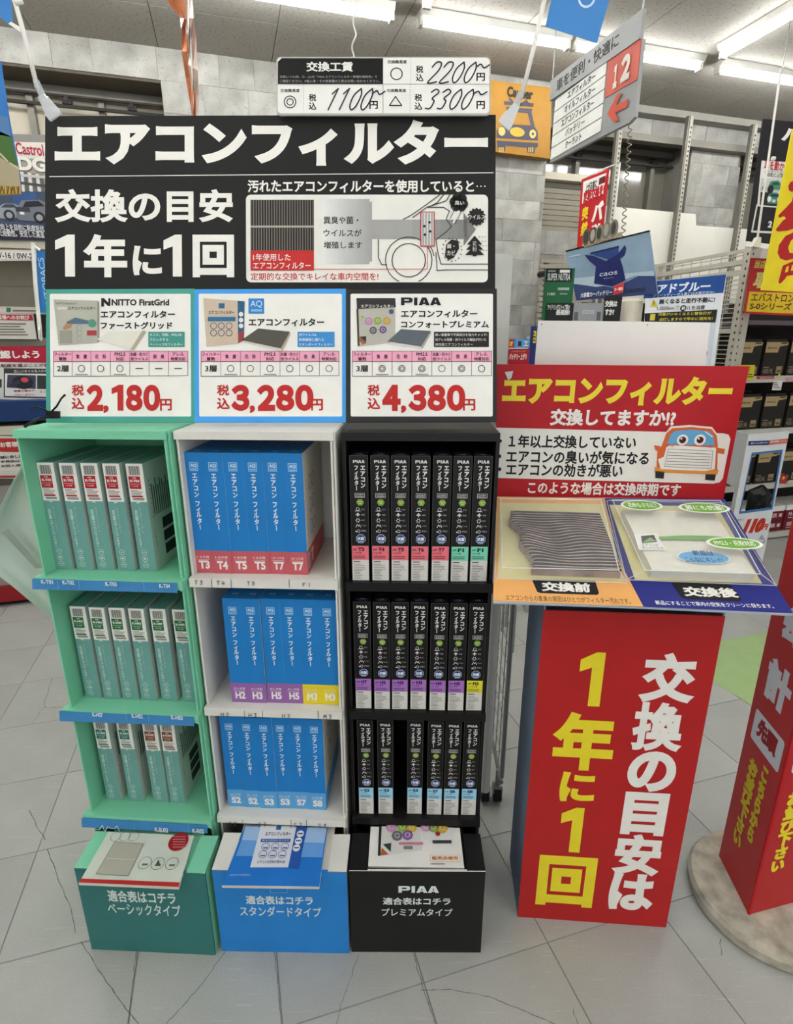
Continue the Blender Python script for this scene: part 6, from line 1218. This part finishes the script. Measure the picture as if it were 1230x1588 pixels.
# small signs left of the white panel
def poled(t, x, y, Y):
    q = at_y(x, y, Y); MB(t.location.copy()).tube([V((q.x, Y + .02, q.z)), V((q.x, Y + .02, 0))], .006, 8).build('sign_pole', M_steel, t)
def ps1(ik): ik.R(789, 539, 797, 526, (176, 50, 44), 0); ik.T('オ', 789.5, 537, 796, 529, (222, 196, 60), 1, .05); ik.R(799, 545, 823, 526.5, (90, 160, 206), 0); ik.T('1', 803, 537, 809, 529, (60, 40, 70), 1, .06); ik.T('エ', 812, 537, 820, 529, WHT, 1, .04)
t_last = carton('small_sign', 'light blue and red leaflet holder beside the white cart board', 'sign', 2.55, 788, 824, 525.5, 566, .01, M_pblue, ps1); poled(t_last, 812, 560, 2.55)
def ps2(ik): ik.R(789, 562, 819, 541, (166, 36, 42), 0); ik.R(789, 542, 819, 539.5, (206, 204, 198), 0); ik.T('バッテリー上がり', 789.5, 558, 817, 548, (224, 222, 216), 1, .04); ik.T('こんなことで', 794, 546, 815, 543.5, (220, 180, 170), 1, .0)
t_last = carton('small_sign', 'small red sign about flat batteries above the red header\'s left end', 'sign', 2.50, 788, 819, 539, 568, .01, M_hred, ps2); poled(t_last, 806, 560, 2.5)
def ps3(ik): ik.R(826.5, 532, 832, 513, (214, 196, 50), 0); ik.lines(827, 530, 831, 515, 3, (60, 50, 50), 1)
t_last = carton('folded_sign', 'narrow navy folded sign with a yellow patch, left of the white panel', 'sign', 2.3, 821, 833, 506, 568, .02, mat('sign_navy', (34, 44, 104), rough=.4), ps3); poled(t_last, 828, 560, 2.3)
# slatted wall panel between the pillar and the goods
sa = ab(at_b(836, 450, 3.6))[0]; t = thing('slat_panel', 'grey slatted display panel in front of the stone, left of the green carton', 'panel', rp(sa, 3.6, 0)); ro = rp(sa, 3.6, 0)
for k in range(15):
    z = 1.42 + k * .0345; mb = MB(ro); rbox(mb, sa, sa + .42, 3.6, 3.612, z, z + .024); mb.build('slat', mat('slat_grey', (150, 142, 128), rough=.6), t)
for a in (sa + .04, sa + .36): mb = MB(ro); rbox(mb, a, a + .03, 3.613, 3.63, 0, 1.93); mb.build('frame_post', M_frame, t)
q = at_b(837, 426, 3.58); mb = MB(ro); mb.tube([q, q - EB * .1], .02, 8); mb.build('lamp_head', M_fblack, t)

# ================================================================ LEFT BACKGROUND: OIL SHELVES
gb = 3.42; gl = thing('oil_shelf', 'beige store shelving with a pink price rail, seen left of the header board', 'shelving', rp(-2.2, gb, 0)); GO = rp(-2.2, gb, 0)
M_be = mat('shelf_back_beige', (150, 144, 130), rough=.6, noise=.04); M_cr = mat('shelf_cream', (196, 190, 172), rough=.5)
def gz(y, x=35, b=gb): return at_b(x, y, b).z
def gbx(nm, m, a0, a1, b0, b1, z0, z1): mb = MB(GO); rbox(mb, a0, a1, b0, b1, z0, z1); return mb.build(nm, m, gl)
GA0, GA1 = -2.2, -.62
gbx('back_panel', M_be, GA0, GA1, gb + .28, gb + .3, 0, gz(372)); gbx('back_panel', M_be, GA0, GA1, gb + .272, gb + .279, gz(437), gz(372) - .02)
gbx('top_rail', M_cr, GA0, GA1, gb - .02, gb + .3, gz(386), gz(372)); gbx('upright', M_cr, GA1 - .04, GA1, gb, gb + .28, 0, gz(372))
gbx('shelf_board', M_cr, GA0, GA1, gb - .01, gb + .28, gz(487), gz(476)); gbx('shelf_board', mat('shelf_grey', (120, 112, 100), rough=.5), GA0, GA1, gb - .03, gb + .28, gz(537), gz(524))
gbx('shelf_board', mat('shelf_navy', (28, 54, 100), rough=.6), GA0, GA1, gb - .16, gb + .28, gz(653, b=gb - .16), gz(622, b=gb - .16))
gbx('shelf_board', M_cr, GA0, GA1, gb - .14, gb + .28, gz(674, b=gb - .14), gz(660, b=gb - .14)); gbx('lower_bin', mat('bin_grey', (150, 146, 140), rough=.5), GA0, GA1, gb - .1, gb + .28, gz(895), gz(745)); gbx('plinth', mat('plinth_red', (140, 30, 36), rough=.5), GA0, GA1, gb - .14, gb, .03, gz(895)); gbx('toe_board', M_blackin, GA0, GA1, gb - .1, gb, 0, .03)
s = Sign('s', 's', 's', EB * (gb - .022), EA, EZ, (0, 405), empty=False, step=.001); ik = Ink(s.o - GO, s.ex, s.ey, s.L, .001)
ik.P([(-60, 406), (57, 404), (57, 388), (-60, 386)], (214, 196, 190), 0); ik.P([(-60, 403), (57, 401), (57, 391), (-60, 389)], (222, 220, 212), 1); ik.T('0W-16 / 0W-20', -12, 400, 55, 393, (60, 56, 54), 2, .02)
ik.P([(-60, 486), (70, 486), (70, 479), (-60, 478)], (206, 200, 190), 0); ik.P([(10, 484), (17, 484), (17, 477), (10, 477)], (60, 120, 96), 1); ik.lines(20, 484, 56, 480, 1, (120, 110, 100), 1, .5, False)
ik.build(gl, 'price_rail')
def gsign(name, label, cat, b, pts, m, fn, t_=.006): s = Sign(name, label, cat, EB * b, EA, EZ, pts[0], step=.001); s.panel(pts, t_, m, 'sheet'); ik = s.ink(); fn(ik); ik.build(s.root, 'sign_print'); return s
def g1(ik):
    ik.P([(-60, 218), (110, 222), (110, 210), (-60, 206)], (132, 128, 124), 0); ik.P([(-60, 244), (110, 247), (110, 222), (-60, 218)], (206, 200, 190), 0); ik.T('Castrol', 26, 239, 66, 224, (164, 34, 62), 1, .02)
    ik.T('EDGE', 12, 263, 88, 247, (216, 212, 202), 2, .05); ik.T('EDGE', 13, 264.5, 89, 248.5, (96, 88, 78), 1, .05)
    ik.P([(-60, 352), (110, 356), (110, 298), (-60, 294)], (66, 78, 96), 1); ik.P([(20, 298), (60, 299), (44, 330), (22, 330)], (54, 84, 130), 2)
    for k in range(6): ik.line([(34 + k * 6, 268 + k), (36 + k * 6.4, 296)], .014, ((206, 206, 206), (96, 94, 92))[k % 2], 2)
    ik.line([(33, 272), (80, 276)], .012, (186, 184, 178), 3); ik.line([(33, 284), (80, 290)], .012, (80, 76, 72), 3)
    ik.P([(-10, 338), (-8, 325), (6, 316), (22, 316), (34, 322), (36, 334), (20, 340)], (142, 148, 156), 3); ik.P([(2, 322), (8, 317), (21, 317), (28, 322)], (60, 66, 76), 4); ik.disc(15, 334, .024, (50, 52, 58), 4, 14); ik.disc(15, 334, .014, (150, 152, 156), 5, 10)
    ik.P([(26, 338), (26, 324), (34, 311), (62, 310), (80, 318), (82, 340), (60, 344), (32, 342)], (112, 114, 122), 5); ik.P([(36, 322), (40, 313), (60, 312), (70, 320)], (40, 44, 52), 6); ik.disc(62, 338, .026, (40, 42, 48), 6, 14); ik.disc(62, 338, .015, (150, 150, 152), 7, 10); ik.R(32, 333, 38, 329, (220, 220, 216), 6); ik.line([(27, 325), (45, 326)], .02, (60, 60, 66), 6)
    ik.P([(-60, 371), (110, 374), (110, 352), (-60, 348)], (44, 42, 52), 3); ik.T('燃費向上を目的に粘度抵抗', -12, 356.5, 68, 350, (206, 206, 210), 4, .02); ik.T('優れた始動性。安定した高温', -14, 366, 68, 359, (206, 206, 210), 4, .02)
gsign('oil_poster', 'motor oil poster with a chrome filter and two silver cars, left of header board', 'poster', gb - .03, [(-60, 371), (110, 375), (110, 210), (-60, 206)], mat('poster_beige', (156, 150, 138), rough=.4), g1)
def g2(ik): ik.R(60, 484, 61, 483, (60, 130, 190), 0)
s = gsign('blue_banner', 'narrow blue vertical banner on a white pole, just left of the header board', 'banner', gb - .2, [(62, 485), (110, 486), (110, 392), (56, 389)], mat('banner_blue', (44, 120, 186), rough=.4), g2)
vs, fs = glyphs('AUTOBACS', .0); xs = [v[0] for v in vs]; ys = [v[1] for v in vs]; w_, h_ = max(xs) - min(xs), max(ys) - min(ys)
ik = s.ink(); (ax_, ay_), (bx_, by_) = s.L(67, 482), s.L(74, 400); k1 = (by_ - ay_) / w_; k2 = (s.L(74, 440)[0] - s.L(65.5, 440)[0]) / h_; x0_ = s.L(74, 440)[0]
ik.raw([(x0_ - (y - min(ys)) * k2, ay_ + (x - min(xs)) * k1) for x, y, _ in vs], fs, (196, 214, 230), 0); ik.build(s.root, 'sign_print')
MB(s.o).tube([s.W(51, 376, .01), s.W(55, 440, .01), s.W(63, 525, .01)], .009, 8).build('pole', M_cord, s.root); MB(s.o).tube([s.W(50, 380, .01), s.W(62, 388, .01)], .006, 6).build('arm', M_cord, s.root)
for k in range(3): MB(s.o).tube([s.W(61 + k * .5, 512 + k * 6, .02), s.W(63 + k * .5, 512 + k * 6, .02)], .014, 8).build('knuckle', M_cord, s.root)
def g3(ik): ik.P([(-58, 496), (52, 497), (50, 488), (-58, 487)], (176, 50, 60), 0); ik.T('お客様へのお詫び', -10, 495.5, 45, 489, (226, 216, 210), 1, .03); ik.lines(-10, 521, 50, 500, 5, (120, 112, 106), 1, .4)
gsign('notice_card', 'notice card with a red title bar on the upper left shelf', 'notice', gb - .05, [(-60, 525), (57, 526), (51, 487), (-60, 486)], mat('paper_warm', (206, 202, 192), rough=.5), g3)
def g4(ik):
    ik.P([(-60, 560), (78, 563), (78, 538), (-60, 536)], (172, 32, 56), 0); ik.T('粘度を確認しよう', -64, 557, 60, 543, WHT, 1, .045); ik.T('った粘度を選ぶことが重要', -14, 570, 84, 563.5, (90, 50, 50), 1, .025)
    ik.P([(6, 616), (90, 618), (90, 572), (6, 571)], (60, 58, 58), 1); ik.P([(8, 614), (90, 616), (90, 580), (8, 579)], (222, 220, 214), 2); ik.T('正しいオイルを入れないと', 22, 578, 84, 573, (210, 208, 200), 3, .02)
    ik.P([(11, 601), (56, 603), (56, 582), (12, 581)], (70, 66, 92), 3); ik.disc(36, 593, .034, (40, 42, 48), 4, 12, 1.4); ik.disc(39, 589, .013, (206, 80, 84), 5, 8, 1.4); ik.line([(18, 598), (30, 592)], .02, (60, 56, 70), 5); ik.P([(58, 603), (90, 604), (90, 583), (58, 582)], (52, 58, 56), 3)
    ik.T('燃費の悪化や', 22, 608, 54, 604, (168, 52, 60), 3, .03); ik.T('パワーダウン', 23, 614, 54, 610, (168, 52, 60), 3, .03); ik.T('エンジン', 62, 609, 84, 605, (168, 52, 60), 3, .03); ik.P([(-30, 600), (3, 601), (3, 588), (-30, 586)], (60, 60, 60), 2)
gsign('oil_notice', 'white notice with crimson title band about choosing oil viscosity, above navy shelf', 'notice', gb - .07, [(-60, 618), (78, 621), (78, 538), (-60, 536)], mat('paper_cool', (214, 212, 206), rough=.5), g4)
def g5(ik): ik.P([(-60, 700), (34, 701), (30, 680), (-60, 679)], (172, 46, 44), 0); ik.T('お客様へ', 1, 694, 36, 684, (226, 216, 206), 1, .04); ik.T('誠に申し訳', 1, 712, 36, 705, (70, 66, 64), 1, .03); ik.T('本商品は大', 1, 718, 38, 712, (70, 66, 64), 1, .03); ik.T('次回入荷未', 1, 725, 40, 719, (70, 66, 64), 1, .03); ik.lines(2, 736, 30, 729, 2, (110, 106, 100), 1); ik.P([(-60, 741), (40, 741), (38, 737), (-60, 738)], (150, 60, 60), 0)
gsign('notice_card', 'notice card with a red title bar below the navy shelf, left of mint stand', 'notice', gb - .17, [(-60, 742), (42, 742), (34, 677), (-60, 676)], MATS['paper_warm'], g5)
# translucent curved plastic sheet beside the mint stand
Y0 = 1.33; pts = [(-60, 840), (33, 722), (60, 740), (90, 800), (120, 900), (140, 985), (96, 978), (60, 945), (-8, 893)]
p = at_y(90, 975, Y0); t = thing('plastic_sheet', 'translucent pale green curved plastic sheet leaning behind the mint stand', 'plastic sheet', p)
M_pl = clear_mat('frosted_sheet', (196, 212, 198), .80, .35)
mb = MB(p); NL = 14
Lc = [(33, 722), (18, 750), (4, 778), (-8, 800), (-30, 830), (-44, 850), (-30, 872), (-6, 890), (20, 910), (52, 937), (86, 966), (100, 975)]; Rc = [(46, 724), (52, 745), (60, 765), (68, 785), (78, 810), (88, 835), (96, 860), (104, 885), (112, 910), (120, 935), (128, 958), (134, 975)]
vs = []
for i, (l, r) in enumerate(zip(Lc, Rc)):
    for k in range(7): u = k / 6; x, y = l[0] + (r[0] - l[0]) * u, l[1] + (r[1] - l[1]) * u; vs.append(at_y(x, y, Y0 + .05 * math.sin(u * 3.0) + .03 * (1 - u)))
mb.add(vs, [(i * 7 + k, i * 7 + k + 1, (i + 1) * 7 + k + 1, (i + 1) * 7 + k) for i in range(len(Lc) - 1) for k in range(6)]); o = mb.build('sheet', M_pl, t, True); sm = o.modifiers.new('thickness', 'SOLIDIFY'); sm.thickness = .0012
MB(p).prism([at_y(3, 826, Y0 + .02), at_y(12, 820, Y0 + .02), at_y(66, 880, Y0 + .02), at_y(56, 882, Y0 + .02)], V((0, -.0006, 0))).build('tape_strip', mat('tape_grey', (150, 160, 150), rough=.4), t)
MB(p).tube([at_y(110, 960, Y0 + .02), V((at_y(110, 960, Y0).x, Y0 + .02, 0))], .004, 6).build('stand_leg', M_steel, t)
